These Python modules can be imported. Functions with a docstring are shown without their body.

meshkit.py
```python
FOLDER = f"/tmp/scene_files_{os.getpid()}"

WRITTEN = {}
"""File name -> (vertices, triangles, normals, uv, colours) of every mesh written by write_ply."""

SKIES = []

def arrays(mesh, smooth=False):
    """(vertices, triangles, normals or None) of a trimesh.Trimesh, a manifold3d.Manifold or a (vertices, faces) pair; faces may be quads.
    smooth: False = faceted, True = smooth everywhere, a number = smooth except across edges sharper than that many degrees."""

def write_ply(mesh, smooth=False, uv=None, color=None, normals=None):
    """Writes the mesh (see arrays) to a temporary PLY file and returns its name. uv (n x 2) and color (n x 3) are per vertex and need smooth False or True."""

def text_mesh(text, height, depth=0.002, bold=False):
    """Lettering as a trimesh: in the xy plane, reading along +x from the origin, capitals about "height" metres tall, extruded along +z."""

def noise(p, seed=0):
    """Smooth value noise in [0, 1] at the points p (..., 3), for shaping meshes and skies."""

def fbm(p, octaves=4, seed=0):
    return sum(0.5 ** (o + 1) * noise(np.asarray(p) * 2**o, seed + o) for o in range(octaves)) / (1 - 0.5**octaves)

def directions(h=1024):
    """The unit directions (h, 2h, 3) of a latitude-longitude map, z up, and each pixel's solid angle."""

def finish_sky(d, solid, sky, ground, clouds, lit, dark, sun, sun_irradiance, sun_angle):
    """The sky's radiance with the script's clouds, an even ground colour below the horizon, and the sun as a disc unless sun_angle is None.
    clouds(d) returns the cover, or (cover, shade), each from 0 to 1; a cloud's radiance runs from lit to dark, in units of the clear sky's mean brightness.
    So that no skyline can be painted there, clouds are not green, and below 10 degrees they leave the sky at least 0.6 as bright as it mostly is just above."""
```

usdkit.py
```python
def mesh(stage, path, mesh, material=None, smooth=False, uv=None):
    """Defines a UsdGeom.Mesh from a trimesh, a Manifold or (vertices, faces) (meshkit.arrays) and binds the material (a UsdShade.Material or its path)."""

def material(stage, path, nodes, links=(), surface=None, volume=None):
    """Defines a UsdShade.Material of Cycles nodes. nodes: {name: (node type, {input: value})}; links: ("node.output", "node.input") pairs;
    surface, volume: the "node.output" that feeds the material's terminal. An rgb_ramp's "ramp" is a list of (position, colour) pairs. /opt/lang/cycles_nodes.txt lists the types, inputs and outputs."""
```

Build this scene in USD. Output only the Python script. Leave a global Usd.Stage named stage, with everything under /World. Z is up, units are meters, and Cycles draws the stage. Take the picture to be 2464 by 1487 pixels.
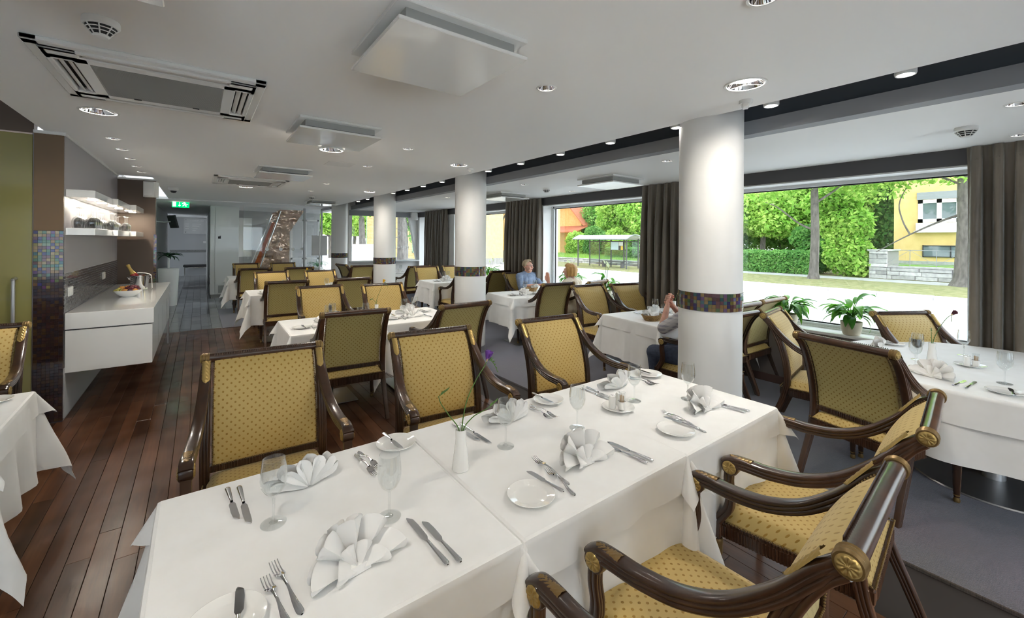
import math, random
import numpy as np, trimesh, manifold3d, usdkit, meshkit
from shapely.geometry import Polygon
from pxr import Usd, UsdGeom, UsdLux, UsdShade, Sdf, Gf, Vt

stage = Usd.Stage.CreateInMemory()
UsdGeom.SetStageUpAxis(stage, 'Z'); UsdGeom.SetStageMetersPerUnit(stage, 1.0)
UsdGeom.Xform.Define(stage, '/World'); UsdGeom.Scope.Define(stage, '/World/Looks')
PI = math.pi
rnd = random.Random(7); nr = np.random.RandomState(11)

# ---------------------------------------------------------------- camera
cam = UsdGeom.Camera.Define(stage, '/World/camera')
EYE, YAW, ROLL, FPX, HORIZON = (0.0, 0.0, 1.58), 0.6385, 0.007, 1016.5, 579.3
_fw = np.array([math.sin(YAW), math.cos(YAW), 0]); _r0 = np.array([math.cos(YAW), -math.sin(YAW), 0]); _u0 = np.array([0, 0, 1.0])
_rt = _r0 * math.cos(ROLL) + _u0 * math.sin(ROLL); _up = _u0 * math.cos(ROLL) - _r0 * math.sin(ROLL)
cam.AddTransformOp().Set(Gf.Matrix4d(*_rt, 0, *_up, 0, *(-_fw), 0, *EYE, 1))
cam.CreateHorizontalApertureAttr(36.0); cam.CreateVerticalApertureAttr(36.0 * 1487 / 2464)
cam.CreateFocalLengthAttr(36.0 * FPX / 2464)
cam.CreateVerticalApertureOffsetAttr(-36.0 * (743.5 - HORIZON) / 2464)
cam.CreateClippingRangeAttr(Gf.Vec2f(0.05, 500))
cam.CreateExposureAttr(1.65)

# ---------------------------------------------------------------- sky and sun
SKY, SUN = 4.6, 14.0
usdkit.material(stage, '/World/Looks/sky', {
    'tc': ('texture_coordinate', {}), 'mp': ('mapping', {'scale': (1.0, 1.0, 2.6)}),
    'n': ('noise_texture', {'scale': 2.3, 'detail': 6.0, 'roughness': 0.6}),
    'r': ('rgb_ramp', {'ramp': [(0.0, (0.62, 0.80, 1.0)), (0.42, (0.72, 0.86, 1.0)), (0.62, (1.0, 1.0, 1.0)), (1.0, (0.98, 0.98, 1.0))]}),
    'b': ('background_shader', {'strength': 1.0})},
    [('tc.generated', 'mp.vector'), ('mp.vector', 'n.vector'), ('n.fac', 'r.fac'), ('r.color', 'b.color')], surface='b.background')
dome = UsdLux.DomeLight.Define(stage, '/World/sky'); dome.CreateIntensityAttr(SKY)
UsdShade.MaterialBindingAPI.Apply(dome.GetPrim()).Bind(UsdShade.Material.Get(stage, '/World/Looks/sky'))
sun = UsdLux.DistantLight.Define(stage, '/World/sun'); sun.CreateIntensityAttr(SUN); sun.CreateAngleAttr(1.5); sun.CreateColorAttr(Gf.Vec3f(1, .95, .86))
sun.AddRotateXYZOp().Set(Gf.Vec3f(42, 0, -112))         # high sun from behind the building, on the far side of the street
LAMP = 1.9                                               # one factor on every downlight

# ---------------------------------------------------------------- helpers
def J(*ms):
    vs, fs, n = [], [], 0
    for v, f in ms:
        vs.append(np.asarray(v, float)); fs.append(np.asarray(f, int) + n); n += len(v)
    return np.vstack(vs), np.vstack(fs)
def tones(*ms):
    """one random number for each of the pieces, given to all its vertices"""
    return np.repeat(nr.rand(len(ms)), [len(m[0]) for m in ms])
def tri(q): q = np.asarray(q); return np.vstack([q[:, [0, 1, 2]], q[:, [0, 2, 3]]])
def box(x0, x1, y0, y1, z0, z1):
    v = np.array([[x, y, z] for x in (x0, x1) for y in (y0, y1) for z in (z0, z1)], float)
    return v, tri([[0, 1, 3, 2], [4, 6, 7, 5], [0, 4, 5, 1], [2, 3, 7, 6], [0, 2, 6, 4], [1, 5, 7, 3]])
def hullm(pts):
    m = manifold3d.Manifold.hull_points(np.asarray(pts, float)).to_mesh()
    return np.array(m.vert_properties[:, :3], float), np.array(m.tri_verts, int)
def cbox(x0, x1, y0, y1, z0, z1, c=.004):
    """a box with its edges cut back by c"""
    p = []
    for x, sx in ((x0, 1), (x1, -1)):
        for y, sy in ((y0, 1), (y1, -1)):
            for z, sz in ((z0, 1), (z1, -1)):
                p += [(x + sx * c, y + sy * c, z), (x + sx * c, y, z + sz * c), (x, y + sy * c, z + sz * c)]
    return hullm(p)
def tbox(x0, x1, y0, y1, z0, z1, c=.001):
    """a flat piece whose upper edges alone are cut back: 20 triangles"""
    return hullm([(x, y, z0) for x in (x0, x1) for y in (y0, y1)] + [(x, y, z1 - c) for x in (x0, x1) for y in (y0, y1)] + [(x, y, z1) for x in (x0 + c, x1 - c) for y in (y0 + c, y1 - c)])
def gridf(n, m, closed_u=False):
    i, j = np.meshgrid(np.arange(n - 1 + closed_u), np.arange(m - 1), indexing='ij')
    a = (i % n) * m + j; b = ((i + 1) % n) * m + j
    return tri(np.stack([a, b, b + 1, a + 1], -1).reshape(-1, 4))
def surf(P, closed_u=False):
    P = np.asarray(P, float); return P.reshape(-1, 3), gridf(P.shape[0], P.shape[1], closed_u)
def lathe(prof, n=32, cx=0, cy=0, z0=0):
    prof = np.asarray(prof, float); a = np.arange(n) * 2 * PI / n
    P = np.stack([prof[None, :, 0] * np.cos(a)[:, None] + cx, prof[None, :, 0] * np.sin(a)[:, None] + cy, np.broadcast_to(prof[None, :, 1] + z0, (n, len(prof)))], -1)
    v, f = P.reshape(-1, 3), gridf(n, len(prof), True)
    return v, f
def tube(path, r, n=8, cap=True):
    p = np.asarray(path, float); r = np.broadcast_to(np.asarray(r, float), (len(p),))
    t = np.gradient(p, axis=0); t /= np.linalg.norm(t, axis=1, keepdims=True) + 1e-12
    a = np.cross(t[0], [0, 0, 1.0] if abs(t[0][2]) < .9 else [1.0, 0, 0]); a /= np.linalg.norm(a)
    A = []
    for k in range(len(p)):
        a = a - t[k] * (a @ t[k]); a /= np.linalg.norm(a) + 1e-12; A.append(a)
    A = np.array(A); B = np.cross(t, A); ang = np.arange(n) * 2 * PI / n
    P = p[None] + r[None, :, None] * (np.cos(ang)[:, None, None] * A[None] + np.sin(ang)[:, None, None] * B[None])
    v, f = P.reshape(-1, 3), gridf(n, len(p), True)[:, ::-1]
    if cap:
        k, m = len(v), len(p); v = np.vstack([v, p[0], p[-1]])
        f = np.vstack([f, [[k, ((i + 1) % n) * m, i * m] for i in range(n)], [[k + 1, i * m + m - 1, ((i + 1) % n) * m + m - 1] for i in range(n)]])
    return v, f
def sweep(path, sec, side=(1, 0, 0), scale=None, cap=True):
    """section (N,2) = (along side, along normal) carried along a path; side is the section's first axis"""
    p = np.asarray(path, float); sec = np.asarray(sec, float); m, n = len(p), len(sec)
    t = np.gradient(p, axis=0); t /= np.linalg.norm(t, axis=1, keepdims=True) + 1e-12
    s = np.broadcast_to(np.asarray(side, float), p.shape); s = s - t * (s * t).sum(1, keepdims=True); s = s / np.linalg.norm(s, axis=1, keepdims=True)
    nn = np.cross(t, s)
    sc = np.ones((m, 2)) if scale is None else np.broadcast_to(np.asarray(scale, float).reshape(m, -1), (m, 2))
    P = p[None] + sec[:, None, :1] * sc[None, :, :1] * s[None] + sec[:, None, 1:] * sc[None, :, 1:] * nn[None]
    v, f = P.reshape(-1, 3), gridf(n, m, True)
    if cap:
        k = len(v); v = np.vstack([v, p[0], p[-1]])
        f = np.vstack([f, [[k, ((i + 1) % n) * m, i * m] for i in range(n)], [[k + 1, i * m + m - 1, ((i + 1) % n) * m + m - 1] for i in range(n)]])
    return v, f
def prism(poly, h, z0=0):
    m = trimesh.creation.extrude_polygon(Polygon(poly), h, engine='earcut'); v = np.array(m.vertices); v[:, 2] += z0
    return v, np.array(m.faces)
def tf(m, loc=(0, 0, 0), rz=0, ry=0, rx=0, s=1):
    v, f = m; v = np.asarray(v, float) * s
    for a, (i, j) in ((rx, (1, 2)), (ry, (2, 0)), (rz, (0, 1))):
        if a:
            c, q = math.cos(a), math.sin(a); w = v.copy(); w[:, i] = c * v[:, i] - q * v[:, j]; w[:, j] = q * v[:, i] + c * v[:, j]; v = w
    return v + np.asarray(loc, float), f
def cyl(r, z0, z1, n=24, cx=0, cy=0, c=0):
    c = c or min(r, z1 - z0) * .08
    return lathe([(0, z0), (r - c, z0), (r, z0 + c), (r, z1 - c), (r - c, z1), (0, z1)], n, cx, cy)
def spline(pts, n):
    p = np.asarray(pts, float); k = len(p); t = np.linspace(0, k - 1, n); i = np.clip(t.astype(int), 0, k - 2); u = (t - i)[:, None]
    q = np.vstack([2 * p[0] - p[1], p, 2 * p[-1] - p[-2]]); a, b, c, d = q[i], q[i + 1], q[i + 2], q[i + 3]
    return .5 * (2 * b + (c - a) * u + (2 * a - 5 * b + 4 * c - d) * u ** 2 + (3 * b - a - 3 * c + d) * u ** 3)

used = {}
def numbered(parent, name):
    k = used.get((parent, name), -1) + 1; used[(parent, name)] = k
    return f'{parent}/{name}' + (f'_{k:03d}' if k else '')
def stem(path):
    n = path.rsplit('/', 1)[1]; return n[:-4] if n[-4:-3] == '_' and n[-3:].isdigit() else n
def props(path, label=None, cat=None, group=None, kind=None):
    pr = stage.GetPrimAtPath(path)
    for k, v in (('label', label), ('category', cat), ('group', group), ('kind', kind)):
        if v: pr.SetCustomDataByKey(k, v)
def obj(name, mesh, material, parent='/World', smooth=35, uv=None, tone=None, **pr):
    path = numbered(parent, name)
    m = usdkit.mesh(stage, path, mesh, '/World/Looks/' + material, smooth=smooth, uv=uv)
    if tone is not None: UsdGeom.PrimvarsAPI(m).CreatePrimvar('tone', Sdf.ValueTypeNames.FloatArray, 'vertex').Set(Vt.FloatArray.FromNumpy(np.asarray(tone, np.float32)))
    props(path, **pr); return path
def struct(name, mesh, material, parent='/World', smooth=35, **pr):
    return obj(name, mesh, material, parent, smooth, kind='structure' if parent == '/World' else None, **pr)
def thing(name, label, cat, loc=(0, 0, 0), rz=0, group=None, kind=None):
    path = numbered('/World', name); x = UsdGeom.Xform.Define(stage, path)
    x.AddTranslateOp().Set(Gf.Vec3d(*map(float, loc))); x.AddRotateZOp().Set(math.degrees(rz))
    props(path, label, cat, group, kind); return path
def dup(root, loc, rz, label, group=None, cat=None, scale=None):
    was = stage.GetPrimAtPath(root).GetCustomData()
    path = numbered('/World', stem(root)); x = UsdGeom.Xform.Define(stage, path)
    x.GetPrim().GetReferences().AddInternalReference(root)
    UsdGeom.Xformable(x).ClearXformOpOrder()
    x.AddTranslateOp().Set(Gf.Vec3d(*map(float, loc))); x.AddRotateZOp().Set(math.degrees(rz))
    if scale: x.AddScaleOp().Set(Gf.Vec3f(*scale))
    x.GetPrim().SetInstanceable(True)
    props(path, label, cat or was.get('category'), group or was.get('group')); return path
def move(path, loc, rz=0):
    x = UsdGeom.Xformable(stage.GetPrimAtPath(path)); ops = x.GetOrderedXformOps()
    ops[0].Set(Gf.Vec3d(*map(float, loc))); ops[1].Set(math.degrees(rz))
class Kind:
    """the first use places the thing itself, later uses are its copies"""
    def __init__(self, path): self.p, self.first = path, True
    def put(self, loc, rz, label, group=None):
        if self.first:
            self.first = False; move(self.p, loc, rz); props(self.p, label, None, group); return self.p
        return dup(self.p, loc, rz, label, group)

# ---------------------------------------------------------------- materials
def M(name, nodes, links, surface='p.BSDF'): usdkit.material(stage, '/World/Looks/' + name, nodes, links, surface=surface)
def S(name, col, rough=.5, **kw): M(name, {'p': ('principled_bsdf', dict(base_color=col, roughness=rough, **kw))}, [])
def N(name, a, b, scale, rough=.5, bump=0, stretch=(1, 1, 1), detail=4, island=False, **kw):
    """two tones mixed by noise in object space, with a little relief"""
    nodes = {'t': ('texture_coordinate', {}), 'm': ('mapping', {'scale': stretch}), 'n': ('noise_texture', {'scale': scale, 'detail': detail}),
             'r': ('rgb_ramp', {'ramp': [(.3, a), (.7, b)]}), 'p': ('principled_bsdf', dict(roughness=rough, **kw))}
    links = [('t.object', 'm.vector'), ('m.vector', 'n.vector'), ('n.fac', 'r.fac'), ('r.color', 'p.base_color')]
    if bump:
        nodes['b'] = ('bump', {'strength': bump, 'distance': .01}); links += [('n.fac', 'b.height'), ('b.normal', 'p.normal')]
    if island:
        nodes['o'] = ('object_info', {}); nodes['x'] = ('map_range', {'from_min': 0, 'from_max': 1, 'to_min': .72, 'to_max': 1.2}); nodes['h'] = ('hsv', {})
        links = [l for l in links if l[1] != 'p.base_color'] + [('o.random', 'x.value'), ('x.result', 'h.value'), ('r.color', 'h.color'), ('h.color', 'p.base_color')]
    M(name, nodes, links)
def pane(name, tint, gloss=.03, least=.04, most=.75):
    """see-through glass that mirrors more the flatter it is seen"""
    M(name, {'t': ('transparent_bsdf', {'color': tint}), 'g': ('glossy_bsdf', {'color': (1, 1, 1), 'roughness': gloss}), 'f': ('layer_weight', {'blend': .5}), 'w': ('math', {'math_type': 'power', 'value2': 2.6}),
             's': ('math', {'math_type': 'multiply_add', 'value2': most, 'value3': least}), 'x': ('mix_closure', {})},
      [('f.facing', 'w.value1'), ('w.value', 's.value1'), ('s.value', 'x.fac'), ('t.BSDF', 'x.closure1'), ('g.BSDF', 'x.closure2')], surface='x.closure')
def leaf(name, a, b, trans=.35, rough=.5, scale=4, coord='object'):
    M(name, {'t': ('texture_coordinate', {}), 'n': ('noise_texture', {'scale': scale, 'detail': 2}), 'g': ('attribute', {'attribute': 'tone'}),
             'r': ('rgb_ramp', {'ramp': [(.3, a), (.7, b)]}), 'p': ('principled_bsdf', {'roughness': rough, 'specular_ior_level': .3}),
             'l': ('translucent_bsdf', {}), 'x': ('mix_closure', {'fac': trans}), 'ad': ('math', {'math_type': 'multiply_add', 'value2': .45, 'value3': -.22}), 'sm': ('math', {'math_type': 'add'})},
      [('t.object', 'n.vector'), ('g.fac', 'ad.value1'), ('n.fac', 'sm.value1'), ('ad.value', 'sm.value2'), ('sm.value', 'r.fac'), ('r.color', 'p.base_color'), ('r.color', 'l.color'),
       ('p.BSDF', 'x.closure1'), ('l.BSDF', 'x.closure2')], surface='x.closure')
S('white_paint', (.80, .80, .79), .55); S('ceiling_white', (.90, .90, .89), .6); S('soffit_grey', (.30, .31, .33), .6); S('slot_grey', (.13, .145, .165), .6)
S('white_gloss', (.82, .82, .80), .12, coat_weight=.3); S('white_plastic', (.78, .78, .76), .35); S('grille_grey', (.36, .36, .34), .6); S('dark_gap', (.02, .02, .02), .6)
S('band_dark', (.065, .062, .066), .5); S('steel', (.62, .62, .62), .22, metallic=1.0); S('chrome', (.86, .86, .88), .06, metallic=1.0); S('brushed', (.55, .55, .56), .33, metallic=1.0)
S('wall_taupe', (.30, .285, .30), .42); S('wall_brown', (.125, .088, .066), .5); S('pier_brown', (.165, .105, .055), .5); S('skirt_brown', (.10, .06, .05), .5); S('sill_white', (.70, .70, .69), .3)
S('frame_alu', (.74, .75, .76), .35); S('gasket', (.012, .012, .014), .6); S('grey_wall', (.47, .48, .49), .5)
S('porcelain', (.84, .83, .80), .08, coat_weight=.4); S('cutlery', (.80, .80, .82), .10, metallic=1.0)
S('gold', (.42, .29, .10), .32, metallic=.75); S('black_leather', (.018, .018, .02), .35); S('black_plastic', (.02, .02, .022), .4)
N('linen', (.83, .82, .80), (.87, .865, .85), 9, .7, .06, sheen_weight=.15)
N('linen_damask', (.83, .825, .815), (.88, .875, .87), 60, .55, .10)
S('grout', (.05, .045, .05), .8); S('joint_dark', (.02, .014, .011), .7)
pane('window_glass', (.97, .985, .98), .02, .03, .5); pane('partition_glass', (.93, .95, .95), .02, .05, .4); pane('wine_glass', (.955, .965, .965), .01, .05, .8); pane('shelter_glass', (.82, .86, .85), .02, .03, .3)
S('clear_glass', (1, 1, 1), .0, transmission_weight=1.0, ior=1.45)
def wood(name, dark, light, rough, vec=(1, 14, 14), scale=1.0, coat=.0):
    M(name, {'t': ('texture_coordinate', {}), 'o': ('object_info', {}), 'm': ('mapping', {'scale': vec}),
             'n': ('noise_texture', {'scale': scale, 'detail': 6, 'roughness': .62, 'distortion': .6}), 'n2': ('noise_texture', {'scale': 1.7, 'detail': 2}),
             'r': ('rgb_ramp', {'ramp': [(.25, dark), (.75, light)]}), 'x': ('map_range', {'to_min': .62, 'to_max': 1.45}), 'h': ('hsv', {}), 'h2': ('hsv', {}),
             'y': ('map_range', {'from_min': .25, 'from_max': .75, 'to_min': .7, 'to_max': 1.25}), 'ry': ('map_range', {'from_min': .3, 'from_max': .7, 'to_min': rough * .75, 'to_max': rough * 1.35}),
             'b': ('bump', {'strength': .12, 'distance': .004}), 'p': ('principled_bsdf', {'coat_weight': coat, 'coat_roughness': .12})},
      [('t.object', 'm.vector'), ('m.vector', 'n.vector'), ('t.object', 'n2.vector'), ('n.fac', 'r.fac'), ('o.random', 'x.value'), ('x.result', 'h.value'), ('r.color', 'h.color'),
       ('n2.fac', 'y.value'), ('y.result', 'h2.value'), ('h.color', 'h2.color'), ('h2.color', 'p.base_color'), ('n2.fac', 'ry.value'), ('ry.result', 'p.roughness'), ('n.fac', 'b.height'), ('b.normal', 'p.normal')])
wood('plank_wood', (.035, .0135, .007), (.105, .042, .019), .27, (16, 1.2, 16))
wood('chair_wood', (.020, .0085, .0042), (.062, .026, .0115), .24, (7, 7, 2.2), 2.0, .35)
def dotted(name, ground, dot, rough, cell=.0245, r=.16):
    """woven ground with small spots set on the diagonal of a square net, in the cloth's own uv (metres)"""
    M(name, {'t': ('texture_coordinate', {}), 'm': ('mapping', {'rotation': (0, 0, PI / 4), 'scale': (1 / cell,) * 3}), 'v': ('voronoi_texture', {'dimensions': '2D', 'scale': 1.0, 'randomness': 0.0}),
             's': ('map_range', {'from_min': r, 'from_max': r + .05, 'to_min': 1.0, 'to_max': 0.0, 'clamp': True}), 'x': ('mix', {'color1': ground, 'color2': dot}),
             'w': ('noise_texture', {'scale': 900, 'detail': 1}), 'b': ('bump', {'strength': .25, 'distance': .002}), 'b2': ('bump', {'strength': .12, 'distance': .001}),
             'p': ('principled_bsdf', {'roughness': rough, 'sheen_weight': .25, 'sheen_roughness': .4})},
      [('t.UV', 'm.vector'), ('m.vector', 'v.vector'), ('v.distance', 's.value'), ('s.result', 'x.fac'), ('x.color', 'p.base_color'), ('s.result', 'b.height'), ('t.object', 'w.vector'), ('w.fac', 'b2.height'), ('b.normal', 'b2.normal'), ('b2.normal', 'p.normal')])
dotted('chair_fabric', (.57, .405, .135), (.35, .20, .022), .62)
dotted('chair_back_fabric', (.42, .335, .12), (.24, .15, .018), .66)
def tiles(name, stops, rough=.12, **kw):
    M(name, {'g': ('attribute', {'attribute': 'tone'}), 'r': ('rgb_ramp', {'ramp': stops, 'interpolate': False}), 'p': ('principled_bsdf', dict(roughness=rough, coat_weight=.5, **kw))},
      [('g.fac', 'r.fac'), ('r.color', 'p.base_color')])
def tiles_object(name, stops, rough=.12, **kw):
    M(name, {'g': ('object_info', {}), 'r': ('rgb_ramp', {'ramp': stops, 'interpolate': False}), 'p': ('principled_bsdf', dict(roughness=rough, coat_weight=.5, **kw))},
      [('g.random', 'r.fac'), ('r.color', 'p.base_color')])
IRI = [(0, (.10, .05, .06)), (.12, (.05, .10, .06)), (.24, (.16, .09, .03)), (.36, (.035, .03, .09)), (.47, (.14, .12, .03)), (.57, (.07, .03, .03)), (.68, (.03, .08, .09)), (.78, (.20, .14, .06)), (.88, (.08, .04, .10)), (.95, (.12, .16, .10))]
tiles('mosaic_mix', IRI, .10, metallic=.25)
DRK = [(0, (.030, .012, .012)), (.2, (.020, .010, .010)), (.38, (.045, .022, .012)), (.55, (.016, .012, .018)), (.7, (.055, .030, .014)), (.85, (.026, .014, .014))]
tiles_object('mosaic_dark', DRK, .12, metallic=.2); tiles('mosaic_dark_many', DRK, .12, metallic=.2)
tiles_object('mosaic_bright', [(0, (.03, .025, .13)), (.16, (.09, .12, .04)), (.3, (.10, .03, .10)), (.45, (.17, .14, .04)), (.6, (.04, .06, .10)), (.72, (.14, .07, .03)), (.86, (.05, .10, .07))], .10, metallic=.3)
tiles('splash_tiles', [(0, (.030, .028, .030)), (.3, (.050, .044, .044)), (.6, (.022, .020, .022)), (.8, (.075, .066, .064))], .14)
tiles_object('slate', [(0, (.085, .092, .10)), (.15, (.12, .128, .135)), (.3, (.065, .07, .078)), (.45, (.10, .105, .11)), (.6, (.145, .15, .155)), (.75, (.08, .085, .095)), (.9, (.11, .12, .13))], .28)
# ================================================================ the room
ZC, ZL = 2.48, 2.39                    # main ceiling, lower ceiling along the windows
WX, GX = 5.22, 5.5                     # window wall, glass
# ---- floor: wooden planks near, slate tiles beyond, carpet towards the windows
floor = '/World/floor'; UsdGeom.Xform.Define(stage, floor); props(floor, 'room floor of dark wooden planks, grey slate tiles and brown carpet', kind='structure'); used[('/World', 'floor')] = 0
struct('subfloor', box(-4.2, 5.4, -6.0, 26, -.12, -.014), 'joint_dark', floor)
PW = .092
xs = np.arange(-2.9, 2.82, PW)
plank_n = 0
for i, x in enumerate(xs):
    x1 = min(x + PW - .0022, 2.818)
    y = -1.2 + rnd.uniform(-1.4, 0)
    far = 9.1 if x < .34 else 9.0
    while y < far:
        y2 = min(y + rnd.uniform(1.5, 2.6), far); y0 = max(y, -2.2)
        near_enough = y0 < 9.1 and not (x < -1.2 and y0 > 5.3)
        if y2 > -.6 and near_enough and y2 - y0 > .05:
            if plank_n < 296: obj('plank', tbox(x, x1, y0, y2 - .0015, -.012, nr.uniform(-.0006, .0004), .0012), 'plank_wood', floor, smooth=False); plank_n += 1
        y = y2
obj('plank_rest', J(*[tbox(x, x + PW - .0022, -5.8, -2.2, -.012, 0, .0012) for x in xs] + [tbox(x, min(x + PW - .0022, 2.818), -2.2, -.6, -.012, 0, .0012) for x in xs]), 'plank_wood', floor, smooth=False, kind='stuff')
# slate: rows across the aisle
SW = .150
count = 0; rest = []
for r, x in enumerate(np.arange(-1.6, .36, SW)):
    y = 9.103 + (r % 3) * -.0 + rnd.uniform(0, .25)
    prev = 9.103
    while prev < 22.6:
        b = tbox(x, min(x + SW - .004, .345) if prev < 11.4 else x + SW - .004, prev, y - .004, -.012, nr.uniform(-.0008, .0006), .0015)
        if count < 290 and prev < 20 and x > -1.25: obj('slate_tile', b, 'slate', floor, smooth=False); count += 1
        else: rest.append(b)
        prev = y; y += rnd.choice([.30, .42, .55])
for x in np.arange(.36, 3.4, SW):
    y = 11.46
    while y < 16: rest.append(tbox(x, x + SW - .004, y, y + .416, -.012, 0, .0015)); y += .42
obj('slate_rest', J(*rest), 'slate', floor, smooth=False, kind='stuff')
M('carpet', {'t': ('texture_coordinate', {}), 'm': ('mapping', {'scale': (4, 60, 4)}), 'n': ('noise_texture', {'scale': 4.0, 'detail': 5}), 'n2': ('noise_texture', {'scale': 1.3, 'detail': 3}), 'n3': ('noise_texture', {'scale': 420, 'detail': 1}),
   'r': ('rgb_ramp', {'ramp': [(.3, (.040, .027, .022)), (.7, (.098, .070, .060))]}), 'x': ('mix', {'mix_type': 'overlay', 'fac': .4}), 'b': ('bump', {'strength': .5, 'distance': .004}), 'p': ('principled_bsdf', {'roughness': .95, 'sheen_weight': .9, 'sheen_roughness': .45, 'sheen_tint': (.75, .82, 1.0)})},
  [('t.object', 'm.vector'), ('m.vector', 'n.vector'), ('t.object', 'n2.vector'), ('t.object', 'n3.vector'), ('n.fac', 'r.fac'), ('r.color', 'x.color1'), ('n2.color', 'x.color2'), ('x.color', 'p.base_color'), ('n3.fac', 'b.height'), ('b.normal', 'p.normal')])
struct('carpet', J(tbox(2.82, WX, -5.9, 16, -.012, .006, .004), tbox(.35, 2.82, 9.02, 11.45, -.012, .006, .004)), 'carpet', floor, smooth=False)

# ---- main ceiling with its slot, lower ceiling
EX = 2.945
ceil = '/World/ceiling'; UsdGeom.Xform.Define(stage, ceil); props(ceil, kind='structure'); used[('/World', 'ceiling')] = 0
BIG = [(-.574, 4.17), (2.50, 1.145), (2.49, 4.43), (2.56, 7.93), (.653, 8.62), (.946, 4.34)]
SMALL = [(1.64, 1.88), (1.665, .70), (1.655, 3.96), (1.655, 5.21), (1.65, 7.27), (1.665, 8.51)] + [(-.625, y) for y in (5.22, 5.80, 6.41, 7.05, 7.60)]
BEHIND = [(.2, -1.4), (2.4, -1.4), (.2, -3.6), (2.4, -3.6), (-.6, .6)]
LOW = [(3.79, .22), (4.88, .27), (3.76, 2.47), (3.76, 4.78), (4.85, 4.92), (3.77, 7.13)]
def slab(poly, holes, z0, z1):
    m = trimesh.creation.extrude_polygon(Polygon(poly, [[(x + r * math.cos(a), y + r * math.sin(a)) for a in np.linspace(0, 2 * PI, 25)[:-1]] for x, y, r in holes]), z1 - z0, engine='earcut')
    v = np.array(m.vertices); v[:, 2] += z0; return v, np.array(m.faces)
HB = [(x, y, .098) for x, y in BIG[:5] + BEHIND] + [(x, y, .05) for x, y in SMALL]
struct('ceiling_slab', slab([(-1.05, -6), (EX, -6), (EX, 12.2), (-.55, 12.2), (-.55, 8.18), (-.95, 8.18), (-.95, 5.2), (-1.05, 5.2)], HB, ZC, ZC + .05), 'ceiling_white', ceil, smooth=False)
struct('ceiling_upper', box(-4.3, -1.05, -6, 5.25, 2.9, 2.95), 'ceiling_white', ceil)
struct('ceiling_edge', box(-1.05, -1.035, -6, 5.2, ZC + .05, 2.9), 'wall_brown', ceil)
struct('ceiling_far', J(box(-.9, 3.3, 12.2, 23, ZC - .02, ZC + .03), box(-2.5, -.9, 8.3, 23, ZC - .02, ZC + .03)), 'ceiling_white', ceil)
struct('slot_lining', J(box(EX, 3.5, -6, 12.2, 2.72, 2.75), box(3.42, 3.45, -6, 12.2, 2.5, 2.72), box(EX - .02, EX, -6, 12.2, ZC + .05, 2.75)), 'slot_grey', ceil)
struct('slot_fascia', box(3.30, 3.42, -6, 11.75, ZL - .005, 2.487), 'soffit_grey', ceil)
struct('ceiling_low', slab([(3.312, -6), (WX, -6), (WX, 11.8), (3.312, 11.8)], [(x, y, .048) for x, y in LOW], ZL, ZL + .05), 'ceiling_white', ceil, smooth=False)
# roof over everything, so no daylight leaks in from above
struct('roof', box(-4.4, 6.0, -6.2, 24, 3.0, 3.1), 'white_paint')

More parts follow.
